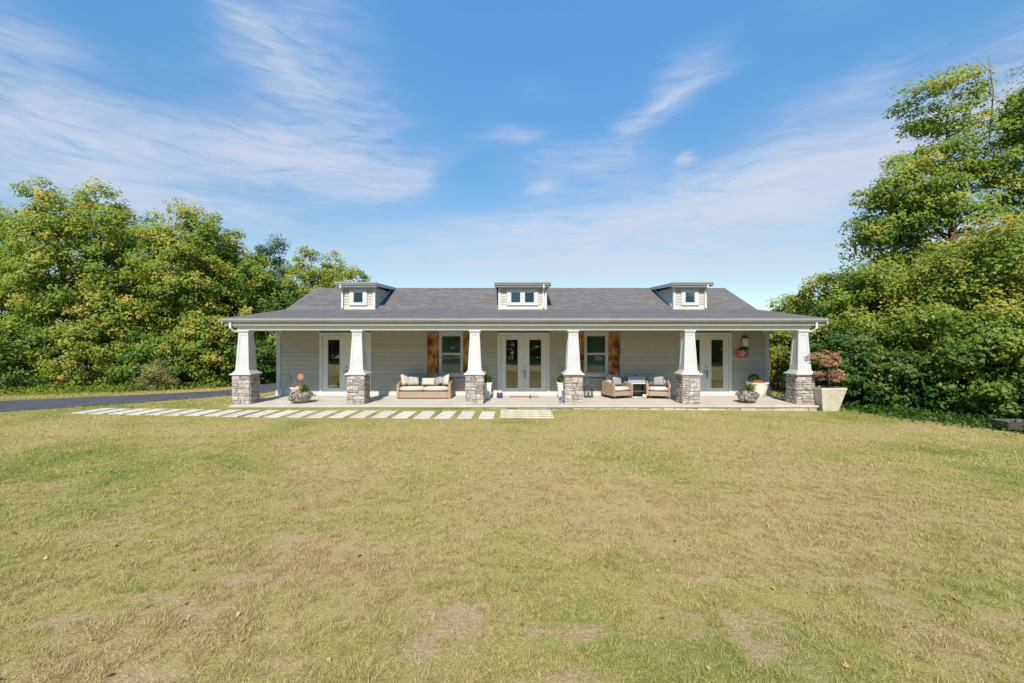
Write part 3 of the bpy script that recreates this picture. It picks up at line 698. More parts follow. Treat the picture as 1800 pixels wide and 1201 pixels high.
# dormers
def dormer(x0, x1, panes, spout):
    yd, zb, zt = YB + .03, 3.615, 4.57; ov = .14; yf = yd - .33
    cheek = [(yd + .03, zb - .1), (YR - .1, ZR - .2), (YR - .1, zt + .05), (yd + .03, zt)]
    d = H(MB().extrude_x(cheek, x0 + .02, x1 - .02), 'dormer', 'sidewall')
    z = zb + .08
    while z < zt - .05:                         # lap siding, front and cheeks
        z1 = min(z + .115, zt); 
        H(MB().extrude_x([(yd - .002, z), (yd + .03, z), (yd + .03, z1), (yd + .016, z1)], x0 + .10, x1 - .10), 'plank', 'siding', d)
        for s, x in ((-1, x0 + .02), (1, x1 - .02)):
            yb_ = min(YR - .15, YB + (z1 - ZB) / SLOPE + .04); q = sorted((x, x + s * .018))
            if yb_ > yd + .12: H(MB().box(q[0], q[1], yd + .10, yb_, z + .004, z1 - .002), 'cheek_plank', 'siding', d)
        z += .115
    tr = MB().box(x0 - .012, x0 + .10, yd - .03, yd + .10, zb + .085, zt - .09).box(x1 - .10, x1 + .012, yd - .03, yd + .10, zb + .085, zt - .09)
    tr.box(x0 - .016, x1 + .016, yd - .035, yd + .10, zb - .04, zb + .084).box(x0 - .016, x1 + .016, yd - .033, yd + .10, zt - .089, zt)
    H(tr, 'trim', 'white', d, bevel=.003)
    for s, x in ((-1, x0), (1, x1)):            # white flashing board where the cheek meets the roof
        q = sorted((x - s * .005, x + s * .022))
        pr = [(yd + .11, ZB + (yd + .11 - YB) * SLOPE + .012), (YR - .35, ZB + (YR - .35 - YB) * SLOPE + .012), (YR - .35, ZB + (YR - .35 - YB) * SLOPE + .10), (yd + .11, ZB + (yd + .11 - YB) * SLOPE + .10)]
        H(MB().extrude_x(pr, q[0], q[1]), 'skirt_board', 'white', d)
    cx = (x0 + x1) / 2 ; gw = .44; n = panes; tot = n * gw + (n - 1) * .15
    g0, g1 = 3.875, 4.345
    fr = MB().box(cx - tot / 2 - .155, cx - tot / 2, yd - .045, yd + .05, g0 - .10, g1 + .125).box(cx + tot / 2, cx + tot / 2 + .155, yd - .045, yd + .05, g0 - .10, g1 + .125)
    fr.box(cx - tot / 2, cx + tot / 2, yd - .044, yd + .05, g0 - .10, g0).box(cx - tot / 2, cx + tot / 2, yd - .044, yd + .05, g1, g1 + .125)
    if n == 2: fr.box(cx - .075, cx + .075, yd - .046, yd + .05, g0, g1)
    H(fr, 'window_frame', 'white', d)
    for k in range(n):
        a = cx - tot / 2 + k * (gw + .15)
        H(MB().box(a + .001, a + gw - .001, yd - .026, yd - .019, g0 + .001, g1 - .001), 'pane', 'window_glass', d)
        H(MB().box(a + .03, a + gw - .03, yd - .012, yd - .004, g0 + .02, g1 - .06), 'sky_reflection_shade', 'shade_sky_reflection' if n == 2 and k == 0 else 'shade', d)  # colour behind the glass stands in for reflected sky
        s_ = MB().box(a, a + .028, yd - .034, yd - .01, g0, g1).box(a + gw - .028, a + gw, yd - .034, yd - .01, g0, g1).box(a + .028, a + gw - .028, yd - .034, yd - .01, g0, g0 + .028).box(a + .028, a + gw - .028, yd - .034, yd - .01, g1 - .028, g1)
        H(s_, 'sash', 'white', d)
    rp = [(yf + .10, zt + .001), (YR - .02, ZR - .09), (YR - .02, ZR + .035), (yf + .10, zt + .155)]
    H(MB().extrude_x(rp, x0 - ov, x1 + ov), 'dormer_roof', 'roof', d)
    for q in ((x0 - ov - .025, x0 - ov - .001), (x1 + ov + .001, x1 + ov + .025)):
        H(MB().extrude_x([(yf + .08, zt - .005), (YR - .02, ZR - .11), (YR - .02, ZR + .025), (yf + .08, zt + .145)], q[0], q[1]), 'rake_board', 'gutter', d)
    H(MB().box(x0 - ov, x1 + ov, yf + .081, yf + .099, zt - .03, zt + .13), 'fascia', 'white', d)
    H(MB().box(x0 - ov + .01, x1 + ov - .01, yf + .10, yd + .02, zt - .012, zt - .001), 'soffit', 'ceiling', d)
    gutter(d, x0 - ov - .02, x1 + ov + .02, yf - .02, zt + .04, zt + .17)
    sx = x0 + .06 if spout < 0 else x1 - (.06 if spout == 1 else .14)
    H(MB().tube([(sx, yf + .04, zt + .06), (sx, yf + .04, zt - .05), (sx, yd - .075, zt - .16), (sx, yd - .075, zb + .10), (sx, yd - .16, zb + .035)], .036, 8), 'downspout', 'trim', d)
dormer(-7.34, -5.90, 1, -1); dormer(-0.58, 1.49, 2, 2); dormer(6.95, 8.37, 1, 1)
# socket cover on the wall
soc = H(MB().box(2.87, 3.02, YW - .05, YW - .019, .52, .80), 'socket_cover', 'white', bevel=.01)
H(MB().box(2.92, 2.955, YW - .058, YW - .051, .68, .72), 'socket', 'black_metal', soc)

# ------------------------------------------------------------------ path of slabs
path = empty('garden_path', (-6, 13, 0), kind='structure', label='row of pale concrete stepping slabs set into the lawn before the porch', cat='path')
rp_ = random.Random(3)
def paver(cx, cy, w, l, rz, name='paver'):
    z = float(gz(cx, cy)); w2, l2 = w / 2 + rp_.uniform(-.012, .012), l / 2 + rp_.uniform(-.03, .03)
    mb = MB().box(-w2, w2, -l2, l2, -.05, .0)
    o = mb.build(name, M['paver'], path, bevel=.008, loc=(cx, cy, z + .022 + rp_.uniform(-.004, .004)), rot=(rp_.uniform(-.004, .004), .0058 + rp_.uniform(-.006, .006), rz))
    return o
PAVE = []
for k in range(21):
    X = -0.74 - .615 * k; t = max(0, (-X - 6.5) / 7.0)
    PAVE.append((X, 13.0 + .55 * t ** 1.5 + rp_.uniform(-.03, .03), .43, 1.2 - .25 * min(1, t), R(-1 - 3 * t) + rp_.uniform(-.02, .02)))
for p in PAVE: paver(*p)
STEP = [(0.44, 12.62 + .32 * k, 1.60, .15, rp_.uniform(-.008, .008)) for k in range(5)]
for p in STEP: paver(*p, name='step_slab')
def in_pave(x, y, m=0.0):
    r = np.zeros(x.shape, bool)
    for X, Y, w, l, rz in PAVE + STEP: r |= (np.abs(x - X) < w / 2 + m) & (np.abs(y - Y) < l / 2 + m)
    return r

# ------------------------------------------------------------------ grass
rg = np.random.default_rng(4)
def blades(x0, x1, y0, y1, dens, length, width, tilt, tuft=0.0):
    n = int((x1 - x0) * (y1 - y0) * dens); x = rg.uniform(x0, x1, n); y = rg.uniform(y0, y1, n)
    keep = np.abs(x) < 1.32 * y + 1.2                                   # about the width of lawn that can be seen
    keep &= ~in_drive(x, y); keep &= ~(in_pave(x, y, -.012) & (rg.random(len(x)) > .02)) & ~in_pave(x, y, -.05)
    keep &= ~((x > SLAB0) & (x < SLAB1) & (y > YSLAB - .01)); x, y = x[keep], y[keep]
    dry, bare = lawn_state(x, y); cl = .35 * fbm(x * 4.5, y * 4.5, 91, 2) + .65 * fbm(x * 13, y * 13, 17, 2)
    k = cl > bare * .86 + rg.normal(0, .05, len(x)) ; k &= rg.random(len(x)) < np.clip(.35 + (cl - .35) * 2.6, .22, 1)
    if tuft: k &= cl > tuft
    x, y, dry, cl, bare = x[k], y[k], dry[k], cl[k], bare[k]; n = len(x)
    L = length * rg.uniform(.45, 1.25, n) * (.35 + 1.4 * cl) * (1 - .35 * bare); w = width * rg.uniform(.6, 1.3, n)
    a = rg.uniform(0, 2 * np.pi, n); lean = np.minimum(np.abs(rg.normal(0, tilt, n)) + .34, 1.42)
    d = np.stack([np.cos(a) * np.sin(lean), np.sin(a) * np.sin(lean), np.cos(lean)], -1)
    b = a + np.pi / 2 + rg.normal(0, .5, n); s = np.stack([np.cos(b), np.sin(b), np.zeros(n)], -1)
    base = np.stack([x, y, gz(x, y) - .004], -1); mid = base + d * (L * .55)[:, None]
    bend = np.stack([np.cos(a), np.sin(a), -np.full(n, .35)], -1); tip = base + d * L[:, None] + bend * (L * rg.uniform(.1, .45, n))[:, None]
    tip[:, 2] = np.maximum(tip[:, 2], base[:, 2] + .006)
    V = np.stack([base - s * (w / 2)[:, None], base + s * (w / 2)[:, None], tip], 1)
    tone = np.clip(dry * .85 + rg.normal(-.03, .30, n) + (cl < .42) * .12 + bare * rg.uniform(0, .35, n), 0, 1)
    return V, tone
parts = [blades(-6.2, 6.2, 2.2, 4.6, 12500, .036, .0046, .5), blades(-6.2, 6.2, 2.2, 4.6, 5200, .062, .0050, .6, .50),
         blades(-9.2, 9.2, 4.6, 7.0, 6500, .037, .0062, .5), blades(-9.2, 9.2, 4.6, 7.0, 2600, .062, .0066, .6, .50), blades(-13.5, 13.5, 7.0, 10.0, 800, .065, .010, .6, .50),
         blades(-13.5, 13.5, 7.0, 10.0, 2600, .042, .009, .5), blades(-19, 15.5, 10.0, 14.35, 900, .045, .014, .5), blades(-24, -9.4, 14.0, 21.5, 330, .07, .020, .5)]
V = np.concatenate([p[0] for p in parts]); tone = np.concatenate([p[1] for p in parts])
tag(link_obj('grass', np_mesh('grass', V, 3, {'tone': tone}, M['grass'])), 'short sparse grass blades growing over the lawn', 'grass', kind='stuff')

# ------------------------------------------------------------------ trees and shrubs
M['litter'] = leaf_mat('fallen_leaf', [(0.0, (0.20, 0.09, 0.04)), (0.4, (0.42, 0.24, 0.09)), (0.8, (0.50, 0.36, 0.18)), (1.0, (0.30, 0.11, 0.06))], 0.2)
def leaf_polys(P, N, L, wid, rng):
    n = len(P); N = N / np.linalg.norm(N, axis=1, keepdims=True)
    t = rng.normal(size=(n, 3)); t -= (t * N).sum(1, keepdims=True) * N; t /= np.linalg.norm(t, axis=1, keepdims=True); s = np.cross(N, t)
    L = L[:, None]; fold = N * L * .14
    return np.stack([P - t * L * .5, P + s * L * wid + fold, P + t * L * .5 - N * L * .08, P - s * L * wid + fold], 1)
def crown_points(rng, lobes, nleaf, clump, flat=.55, upw=.75, zmin=.15):
    """leaf clumps over the shells of a set of ellipsoid lobes (cx, cy, cz, rx, ry, rz)"""
    vol = np.array([l[3] * l[5] for l in lobes]); vol = vol / vol.sum(); P = []; N = []; T = []; C = []
    for l, f in zip(lobes, vol):
        c = np.array(l[:3]); r = np.array(l[3:]); nc = max(6, int(nleaf * f / 95))
        d = rng.normal(size=(nc, 3)); d /= np.linalg.norm(d, axis=1, keepdims=True)
        rad = rng.uniform(.42, 1.0, nc) ** .55; bump = 1 + .22 * np.sin(d[:, 0] * 5 + c[0] * 3 + 1) * np.sin(d[:, 2] * 4 + c[1]) + rng.normal(0, .07, nc)
        cc = c + d * r * (rad * bump)[:, None]; cc[:, 2] = np.maximum(cc[:, 2], zmin + .2)
        cr = clump * rng.uniform(.6, 1.35, nc); m = int(nleaf * f / nc) + 1
        q = rng.normal(size=(nc, m, 3)); q /= np.linalg.norm(q, axis=2, keepdims=True); q *= (rng.random((nc, m)) ** .45)[..., None]
        off = q * cr[:, None, None] * np.array([1, 1, flat]); off[..., 2] -= (off[..., 0] ** 2 + off[..., 1] ** 2) * .22
        p = cc[:, None, :] + off
        out = (p - c) / r; out /= np.linalg.norm(out, axis=2, keepdims=True) + 1e-6
        nn = out * .45 + np.array([-.05, -.45, upw * .62]) + q * .55 + rng.normal(0, .34, p.shape)
        tone = rng.normal(0, .15, (nc, 1)) + rng.normal(0, .10, (nc, m)) + .10 * d[:, 2:3] + .05 * q[..., 2]
        P.append(p.reshape(-1, 3)); N.append(nn.reshape(-1, 3)); T.append(tone.reshape(-1)); C.append(cc)
    P = np.concatenate(P); N = np.concatenate(N); T = np.concatenate(T); k = P[:, 2] > zmin * .3 
    return P[k], N[k], T[k], np.concatenate(C)
def make_tree(name, label, loc, lobes, nleaf, leaf=.138, clump=.55, tone=.5, mat_='leaf', trunk_r=.16, trunk_h=None, seed=0, group=None, cat='tree', limbs=26, bark='bark', flat=.68, wid=.30, stems=1, lean=(0, 0), shrub=False, dead=0, zmin=.15):
    rng = np.random.default_rng(seed + 100); x, y = loc; z = float(gz(x, y))
    root = empty(name, (x, y, z - .03), label=label, cat=cat, group=group)
    P, N, T, C = crown_points(rng, lobes, int(nleaf * (2.3 if not shrub else 1.5)), clump, flat, zmin=zmin)
    V = leaf_polys(P, N, leaf * rng.uniform(.45, 1.5, len(P)), wid, rng)
    me = np_mesh('crown', V, 4, {'tone': np.clip(T + tone, 0, 1)}, M[mat_])
    link_obj('crown' if not shrub else 'foliage', me, root, local=True)
    zt = max(l[2] + l[5] * .45 for l in lobes) if trunk_h is None else trunk_h; w = MB(); ax = []
    for s in range(stems):
        ox, oy = (rng.normal(0, .18), rng.normal(0, .18)) if stems > 1 else (0, 0)
        lx, ly = lean[0] + (rng.normal(0, .6) if stems > 1 else 0), lean[1] + (rng.normal(0, .4) if stems > 1 else 0)
        pts = [(ox + lx * t ** 1.3 + rng.normal(0, .05) * (t > 0), oy + ly * t ** 1.3 + rng.normal(0, .05) * (t > 0), zt * t) for t in np.linspace(0, 1, 8)]
        w.tube(pts, [trunk_r * (1.25 if i == 0 else 1) * (1 - .82 * i / 7) / (1 if stems == 1 else 1.6) for i in range(8)], 9); ax.append(np.array(pts))
    for k in rng.permutation(len(C))[:limbs]:
        e = C[k]; a = ax[int(rng.integers(stems))]; tz = np.clip(e[2] - np.hypot(e[0] - a[3, 0], e[1] - a[3, 1]) * rng.uniform(.35, .8), .08 * zt, zt * .95); t = tz / zt * 7
        i = int(min(6, t)); s = a[i] + (a[i + 1] - a[i]) * (t - i); L = np.linalg.norm(e - s)
        if L < .3: continue
        m1 = s + (e - s) * .35 + np.array([0, 0, .10 * L]) + rng.normal(0, .05 * L, 3); m2 = s + (e - s) * .7 + np.array([0, 0, .10 * L]) + rng.normal(0, .05 * L, 3)
        r0 = min(trunk_r * .45 * (1 - .75 * tz / zt) + .012, .012 + .016 * L)
        w.tube([s, m1, m2, e], [r0, r0 * .7, r0 * .42, .006], 5)
    for k in range(dead):
        s = np.array([rng.normal(0, .5), rng.normal(0, .5), zt * .9]); e = s + np.array([rng.normal(0, .7), rng.normal(0, .5), rng.uniform(2.0, 3.2)])
        m1 = (s + e) / 2 + rng.normal(0, .15, 3); w.tube([s, m1, e], [.03, .018, .005], 5)
        for j in range(3):
            t = rng.uniform(.5, .9); q = s + (e - s) * t; w.tube([q, q + np.array([rng.normal(0, .35), rng.normal(0, .2), rng.uniform(.3, .8)])], [.010, .003], 4)
    w.build('trunk' if not shrub else 'stem', M[bark], root, smooth=True, local=True)
    return root
def dome(r, h, low=.9, n=7, seed=0, skirt=True):
    """lobes of an irregular, full, spreading crown of radius r and total height h"""
    q = np.random.default_rng(seed + 900); L = [(0, 0, h * .52, r * .78, r * .78, h * .43)]
    for k in range(n * 3):                      # lobes spread over the outside, golden-angle order
        u = (k + .5) / (n * 3); a = k * 2.39996 + q.uniform(-.35, .35); zz = h * (.12 + .72 * u); prof = math.sqrt(max(.05, 1 - ((zz / h - .40) / .58) ** 2))
        rr = r * q.uniform(.30, .46); dd_ = max(0, r * prof * q.uniform(.86, 1.08) - rr * .8)
        L.append((math.cos(a) * dd_, math.sin(a) * dd_, max(low + rr * .5, zz), rr, rr, rr * q.uniform(.75, 1.0)))
    L.append((q.uniform(-.2, .2) * r, 0, h - r * .30, r * .40, r * .40, r * .30))
    return L
LG, RG = 'trees and shrubs beyond the driveway', 'trees and shrubs along the right edge of the lawn'
# --- left woodland edge
make_tree('broadleaf_tree', 'tallest broad green tree standing beyond the asphalt driveway', (-21.9, 22.2), dome(4.3, 10.4, seed=1), 34000, seed=1, tone=.58, trunk_r=.24, limbs=40, group=LG)
make_tree('broadleaf_tree', 'round topped yellow green tree beside the tallest tree beyond the driveway', (-16.9, 22.8), dome(3.3, 9.5, seed=2), 26000, seed=2, tone=.61, trunk_r=.2, limbs=34, group=LG)
make_tree('broadleaf_tree', 'broad tree cut by the picture edge beyond the driveway', (-27.2, 22.0), dome(4.0, 9.3, seed=3), 16000, seed=3, tone=.54, trunk_r=.2, group=LG)
make_tree('broadleaf_tree', 'lower sloping green tree between the round topped tree and the cedar', (-15.6, 25.2), dome(2.9, 8.0, seed=4), 16000, seed=4, tone=.54, trunk_r=.16, group=LG)
make_tree('cedar_tree', 'dark blue green cedar with a pointed top behind the driveway trees', (-15.9, 28.5), [(0, 0, 2.2, 2.1, 2.1, 2.2), (0.1, 0, 4.6, 1.7, 1.7, 2.0), (-.1, 0, 6.6, 1.15, 1.15, 1.7), (.35, 0, 8.2, .55, .55, 1.05), (-.55, .1, 7.7, .45, .45, .9)], 9000, leaf=.17, clump=.42, seed=5, tone=.5, mat_='leaf_cedar', flat=.9, wid=.16, group=LG, trunk_h=8.4)
make_tree('broadleaf_tree', 'thin yellowing tree between the cedar and the loose crowned tree', (-13.7, 29.5), dome(2.3, 8.5, seed=6, n=6), 11000, seed=6, tone=.62, trunk_r=.12, clump=.5, group=LG)
make_tree('broadleaf_tree', 'loose crowned yellow green tree rising behind the left roof end', (-12.2, 30.6), dome(2.2, 8.5, seed=7, n=6), 10000, seed=7, tone=.64, trunk_r=.11, clump=.5, group=LG)
make_tree('broadleaf_tree', 'dense dark green tree filling the gap behind the porch corner column', (-13.6, 25.6), dome(2.4, 5.6, seed=8, n=6), 11000, seed=8, tone=.42, mat_='leaf_dark', trunk_r=.12, group=LG)
for i, (x, y, r, h, t, mt, lb) in enumerate([
        (-24.6, 18.4, 1.9, 3.4, .55, 'leaf', 'yellow green shrub at the foot of the tallest tree'),
        (-21.7, 19.2, 1.9, 3.0, .42, 'leaf', 'wide dark shrub under the tallest tree'),
        (-19.0, 19.6, 1.7, 3.6, .66, 'leaf', 'ochre tinged shrub between the two biggest driveway trees'),
        (-16.6, 20.2, 1.6, 2.5, .30, 'leaf', 'low deep green shrub below the round topped tree'),
        (-14.9, 20.8, 1.4, 3.8, .62, 'leaf', 'upright yellowish shrub near the porch corner column'),
        (-13.6, 21.9, 1.3, 2.4, .52, 'leaf_dark', 'small bright green shrub at the bend of the driveway'),
        (-13.0, 24.3, 1.4, 3.2, .60, 'leaf', 'leafy shrub seen between the corner column and the house wall'),
        (-27.0, 17.0, 2.0, 3.2, .58, 'leaf', 'yellow green shrub by the driveway at the picture edge'),
        (-18.0, 24.5, 2.2, 5.0, .38, 'leaf_dark', 'tall dark shrub in the shade behind the ochre shrub')]):
    make_tree('shrub', lb, (x, y), dome(r, h, .35, 6, seed=20 + i), 6500, leaf=.12, clump=.40, seed=20 + i, tone=t, mat_=mt, trunk_r=.06, limbs=16, group=LG, cat='shrub', stems=4, shrub=True, bark='bark_pale', zmin=.02)
make_tree('dry_bush', 'straw coloured wispy bush at the edge of the driveway grass', (-15.9, 19.3), [(0, 0, .55, .75, .6, .6), (.2, 0, .95, .45, .4, .45)], 2600, leaf=.13, clump=.3, seed=60, tone=.80, mat_='leaf_pot', trunk_r=.03, limbs=30, group=LG, cat='bush', stems=5, shrub=True, bark='bark_pale', wid=.10, flat=.9, zmin=.02)
# --- right woodland edge
make_tree('ash_tree', 'very tall airy tree leaning over the right side of the lawn', (18.2, 17.6), [(0, 0, 7.2, 2.6, 2.6, 2.4), (-1.6, 0, 8.8, 2.0, 1.8, 1.5), (.6, 0, 10.2, 2.1, 1.9, 1.5), (-.6, 0, 12.0, 1.55, 1.4, 1.25), (-2.6, 0, 7.4, 1.4, 1.4, 1.1), (-3.0, .2, 6.5, 1.2, 1.2, .9), (-3.3, .1, 7.0, .9, .9, .6), (-2.6, 0, 8.4, 1.0, 1.0, .8), (-1.9, 0, 5.0, 1.7, 1.6, 1.3), (1.5, .4, 5.4, 2.2, 2, 1.8), (-1.0, .5, 3.2, 2.6, 2.2, 2.0)], 27000, leaf=.125, clump=.60, seed=40, tone=.54, trunk_r=.26, limbs=46, group=RG, trunk_h=11.6, flat=.42, dead=2, lean=(-.5, 0))
make_tree('ash_tree', 'tall dark crowned tree at the picture edge beside the leaning tree', (20.4, 16.2), [(0, 0, 6, 2.2, 2, 2.2), (-.4, 0, 8.6, 1.9, 1.7, 1.5), (-.3, 0, 10.9, 1.7, 1.5, 1.3), (.5, 0, 12.3, 1.5, 1.4, 1.1), (.4, 0, 3.0, 2.4, 2.1, 2.2)], 17000, leaf=.125, clump=.60, seed=41, tone=.44, trunk_r=.22, limbs=34, group=RG, trunk_h=11.6, flat=.45)
make_tree('broadleaf_tree', 'bushy yellow green tree below the leaning tree', (16.2, 14.2), dome(3.0, 6.5, seed=42), 30000, leaf=.110, seed=42, tone=.60, trunk_r=.18, limbs=34, group=RG)
make_tree('broadleaf_tree', 'rounded olive tree between the potted maple and the leaning tree', (14.8, 17.4), dome(2.4, 5.6, seed=43), 17000, leaf=.115, seed=43, tone=.58, trunk_r=.14, group=RG)
make_tree('broadleaf_tree', 'small yellow green tree behind the right end of the porch roof', (16.6, 22.4), dome(2.2, 6.0, seed=44, n=6), 10000, seed=44, tone=.64, trunk_r=.12, group=RG)
make_tree('broadleaf_tree', 'wispy small tree peeping over the far end of the roof eave', (17.9, 27.0), dome(1.9, 5.5, seed=45, n=6), 6500, seed=45, tone=.56, trunk_r=.10, clump=.45, group=RG)
make_tree('broadleaf_tree', 'distant low tree showing just above the right eave', (18.3, 31.5), dome(2.2, 4.6, seed=46, n=6), 5000, seed=46, tone=.50, trunk_r=.10, clump=.45, group=RG)
for i, (x, y, r, h, t, mt, lb) in enumerate([
        (12.15, 15.55, 1.25, 2.9, .45, 'leaf_dark', 'deep green shrub right behind the potted maple'),
        (13.4, 14.35, 1.35, 2.0, .52, 'leaf_dark', 'deep green shrub between the potted maple and the bushy tree'),
        (14.2, 12.9, 1.35, 3.1, .34, 'leaf', 'taller green shrub at the lawn edge below the bushy tree'),
        (15.2, 11.7, 1.45, 2.2, .55, 'leaf_dark', 'deep green shrub behind the grey trough'),
        (16.4, 10.5, 1.5, 3.2, .48, 'leaf_dark', 'tall dark shrub at the picture edge by the grey trough'),
        (13.3, 18.4, 1.4, 3.4, .55, 'leaf_dark', 'green shrub seen past the corner column of the porch'),
        (13.0, 21.2, 1.5, 3.6, .62, 'leaf', 'yellow green shrub between the house wall and the corner column'),
        (14.6, 25.5, 1.9, 4.2, .60, 'leaf', 'tall yellowish shrub beyond the far side of the house'),
        (17.6, 12.6, 1.9, 4.6, .54, 'leaf', 'tall leafy shrub under the dark crowned tree')]):
    make_tree('shrub', lb, (x, y), dome(r, h, .3, 6, seed=70 + i), 7000, leaf=.125, clump=.38, seed=70 + i, tone=t, mat_=mt, trunk_r=.06, limbs=14, group=RG, cat='shrub', stems=4, shrub=True, bark='bark_pale', zmin=.02)
# --- trees across the lawn, opposite the house (seen mirrored in the door glass)
t0 = make_tree('broadleaf_tree', 'broad green tree in the row mirrored in the front door glass', (-26, -16), dome(4.6, 11.0, .5, seed=90), 14000, leaf=.30, clump=.8, seed=90, tone=.42, trunk_r=.26, group='trees facing the house across the lawn')
for k, (x, y, rz, s) in enumerate([(-17.5, -19, 1.0, 1.05), (-8.5, -17.5, 2.2, .9), (.5, -19, 3.3, 1.05), (9.5, -17, 4.1, .92), (18.5, -19, 5.0, 1.08), (28, -17, .5, .95), (-22, -22, .3, .8), (-13, -22.5, 2.6, .85), (-4, -22, 1.7, .8), (5, -23, .9, .85), (14, -22, 3.7, .8), (23, -22.5, 5.5, .85), (-12.8, -14.8, 4.4, .34), (-4.2, -15.2, 1.2, .36), (4.8, -14.6, 2.9, .33), (13.6, -15, .2, .36), (-21.5, -14.6, 5.2, .35), (22.5, -14.8, 3.0, .34)]):
    c = t0.copy(); COL.objects.link(c); c.location = (x, y, float(gz(x, y)) - .03); c.rotation_euler = (0, 0, rz); c.scale = (s, s, s)
    if s < .5: c.name = 'shrub'; c['label'] = 'low round bush before the trees mirrored in the front door glass'; c['category'] = 'shrub'; c['group'] = 'bushes facing the house across the lawn'
    for ch in list(t0.children):
        d = ch.copy(); COL.objects.link(d); d.parent = c
# leaf litter and rough weeds where the woodland meets the grass
def weeds(pts, n, hgt, seed, name, label, mt, tone=.45):
    q = np.random.default_rng(seed); pts = resample(pts, 200); k = q.integers(0, 200, n); P = pts[k] + q.normal(0, .5, (n, 2))
    L = hgt * q.uniform(.4, 1.3, n); z = gz(P[:, 0], P[:, 1]); c = np.stack([P[:, 0], P[:, 1], z + L * q.uniform(.05, .9, n)], -1)
    V = leaf_polys(c, q.normal(0, .6, (n, 3)) + np.array([0, -.2, .7]), np.full(n, .10) * q.uniform(.6, 1.4, n), .28, q)
    V[..., 2] = np.maximum(V[..., 2], z[:, None] + .004)
    tag(link_obj(name, np_mesh(name, V, 4, {'tone': np.clip(q.normal(tone, .18, n), 0, 1)}, M[mt])), label, 'weeds', kind='stuff')
def litter():
    q = np.random.default_rng(31); n = 500; x = q.uniform(-12, 12, n); y = 2.3 + 11 * q.random(n) ** 1.3; k = ~in_pave(x, y, .05) & ~in_drive(x, y) & (np.abs(x) < 1.3 * y + 1); x, y = x[k], y[k]; n = len(x)
    V = leaf_polys(np.stack([x, y, gz(x, y) + .022], -1), q.normal(0, .35, (n, 3)) + np.array([0, 0, 1]), q.uniform(.025, .06, n), .36, q)
    tag(link_obj('fallen_leaves', np_mesh('fallen_leaves', V, 4, {'tone': q.random(n)}, M['litter'])), 'small dry fallen leaves strewn over the lawn', 'leaves', kind='stuff')
litter()
weeds([(-29, 14.9), (-21.5, 17.5), (-17.0, 19.0), (-14.4, 20.4), (-13.6, 22.5), (-13.4, 27)], 9000, .34, 1, 'ground_weeds', 'low weeds at the foot of the woodland beyond the driveway', 'leaf', .5)
weeds([(11.9, 17.5), (12.0, 15.4), (12.4, 13.5), (13.2, 12.0), (14.6, 9.9), (16.0, 8.3)], 8000, .26, 2, 'ground_ivy', 'dark low ivy at the right edge of the lawn', 'leaf_dark', .42)

# ------------------------------------------------------------------ things on the porch
def cushion_box(name, w, d, h, M_, m, parent, r=.05):
    return MB().box(-w / 2, w / 2, -d / 2, d / 2, 0, h, M_).build(name, M[m], parent, smooth=True, bevel=r, seg=3, local=True)
def throw_pillow(label, loc, w, h, t, rz, tilt, m, roll=0.0):
    o = MB().pillow(w / 2, h / 2, t / 2).build('throw_pillow', M[m], smooth=True, weld=True, loc=loc)
    o.rotation_euler = (Matrix.Rotation(rz, 3, 'Z') @ Matrix.Rotation(R(90) - tilt, 3, 'X') @ Matrix.Rotation(roll, 3, 'Z')).to_euler()
    return tag(o, label, 'pillow')
# sofa: front edge Y 15.95, X -4.27 .. -2.27
sx, sy = -3.27, 16.38
sofa = empty('sofa', (sx, sy, ZP), label='tan wicker sofa with cream seat cushions against the grey wall', cat='sofa')
MB().box(-.90, .90, -.40, .36, .03, .255).build('base_frame', M['wicker'], sofa, local=True, bevel=.012)
for s in (-1, 1):
    pr = [(-.43, .0), (.43, .0), (.44, .66), (.30, .655), (-.05, .60), (-.34, .555), (-.42, .53)]
    a, b = (-1.0, -.905) if s < 0 else (.905, 1.0)
    MB().extrude_x(pr, a, b).build('arm', M['wicker'], sofa, local=True, bevel=.025, seg=2)
MB().hexa([(-.90, .365, .03), (.90, .365, .03), (.90, .43, .03), (-.90, .43, .03)], [(-.90, .40, .72), (.90, .40, .72), (.90, .47, .72), (-.90, .47, .72)]).build('backrest', M['wicker'], sofa, local=True, bevel=.015)
for x in (-.45, .45): cushion_box('seat_cushion', .885, .76, .17, Matrix.Translation((x, -.035, .262)), 'cushion', sofa, .045)
for x in (-.45, .45): cushion_box('back_cushion', .86, .17, .43, Matrix.Translation((x, .24, .435)) @ Matrix.Rotation(R(-10), 4, 'X'), 'cushion_grey', sofa, .06)
throw_pillow('cream square pillow in the left corner of the wicker sofa', (sx - .76, sy - .0, .78), .40, .44, .16, R(50), R(14), 'cushion')
throw_pillow('grey swirl patterned pillow beside the cream corner pillow on the sofa', (sx - .46, sy + .03, .745), .42, .38, .15, R(12), R(16), 'pattern')
throw_pillow('low cream lumbar pillow in the middle of the sofa', (sx + .10, sy + .02, .70), .52, .29, .15, 0, R(15), 'cushion')
throw_pillow('dark patterned pillow tipped against the sofa back', (sx + .50, sy + .03, .76), .38, .38, .14, R(-18), R(16), 'pattern_dark', R(20))
throw_pillow('cream pillow leaning on the right arm of the sofa', (sx + .765, sy - .04, .77), .42, .42, .16, R(-52), R(12), 'cushion', R(8))
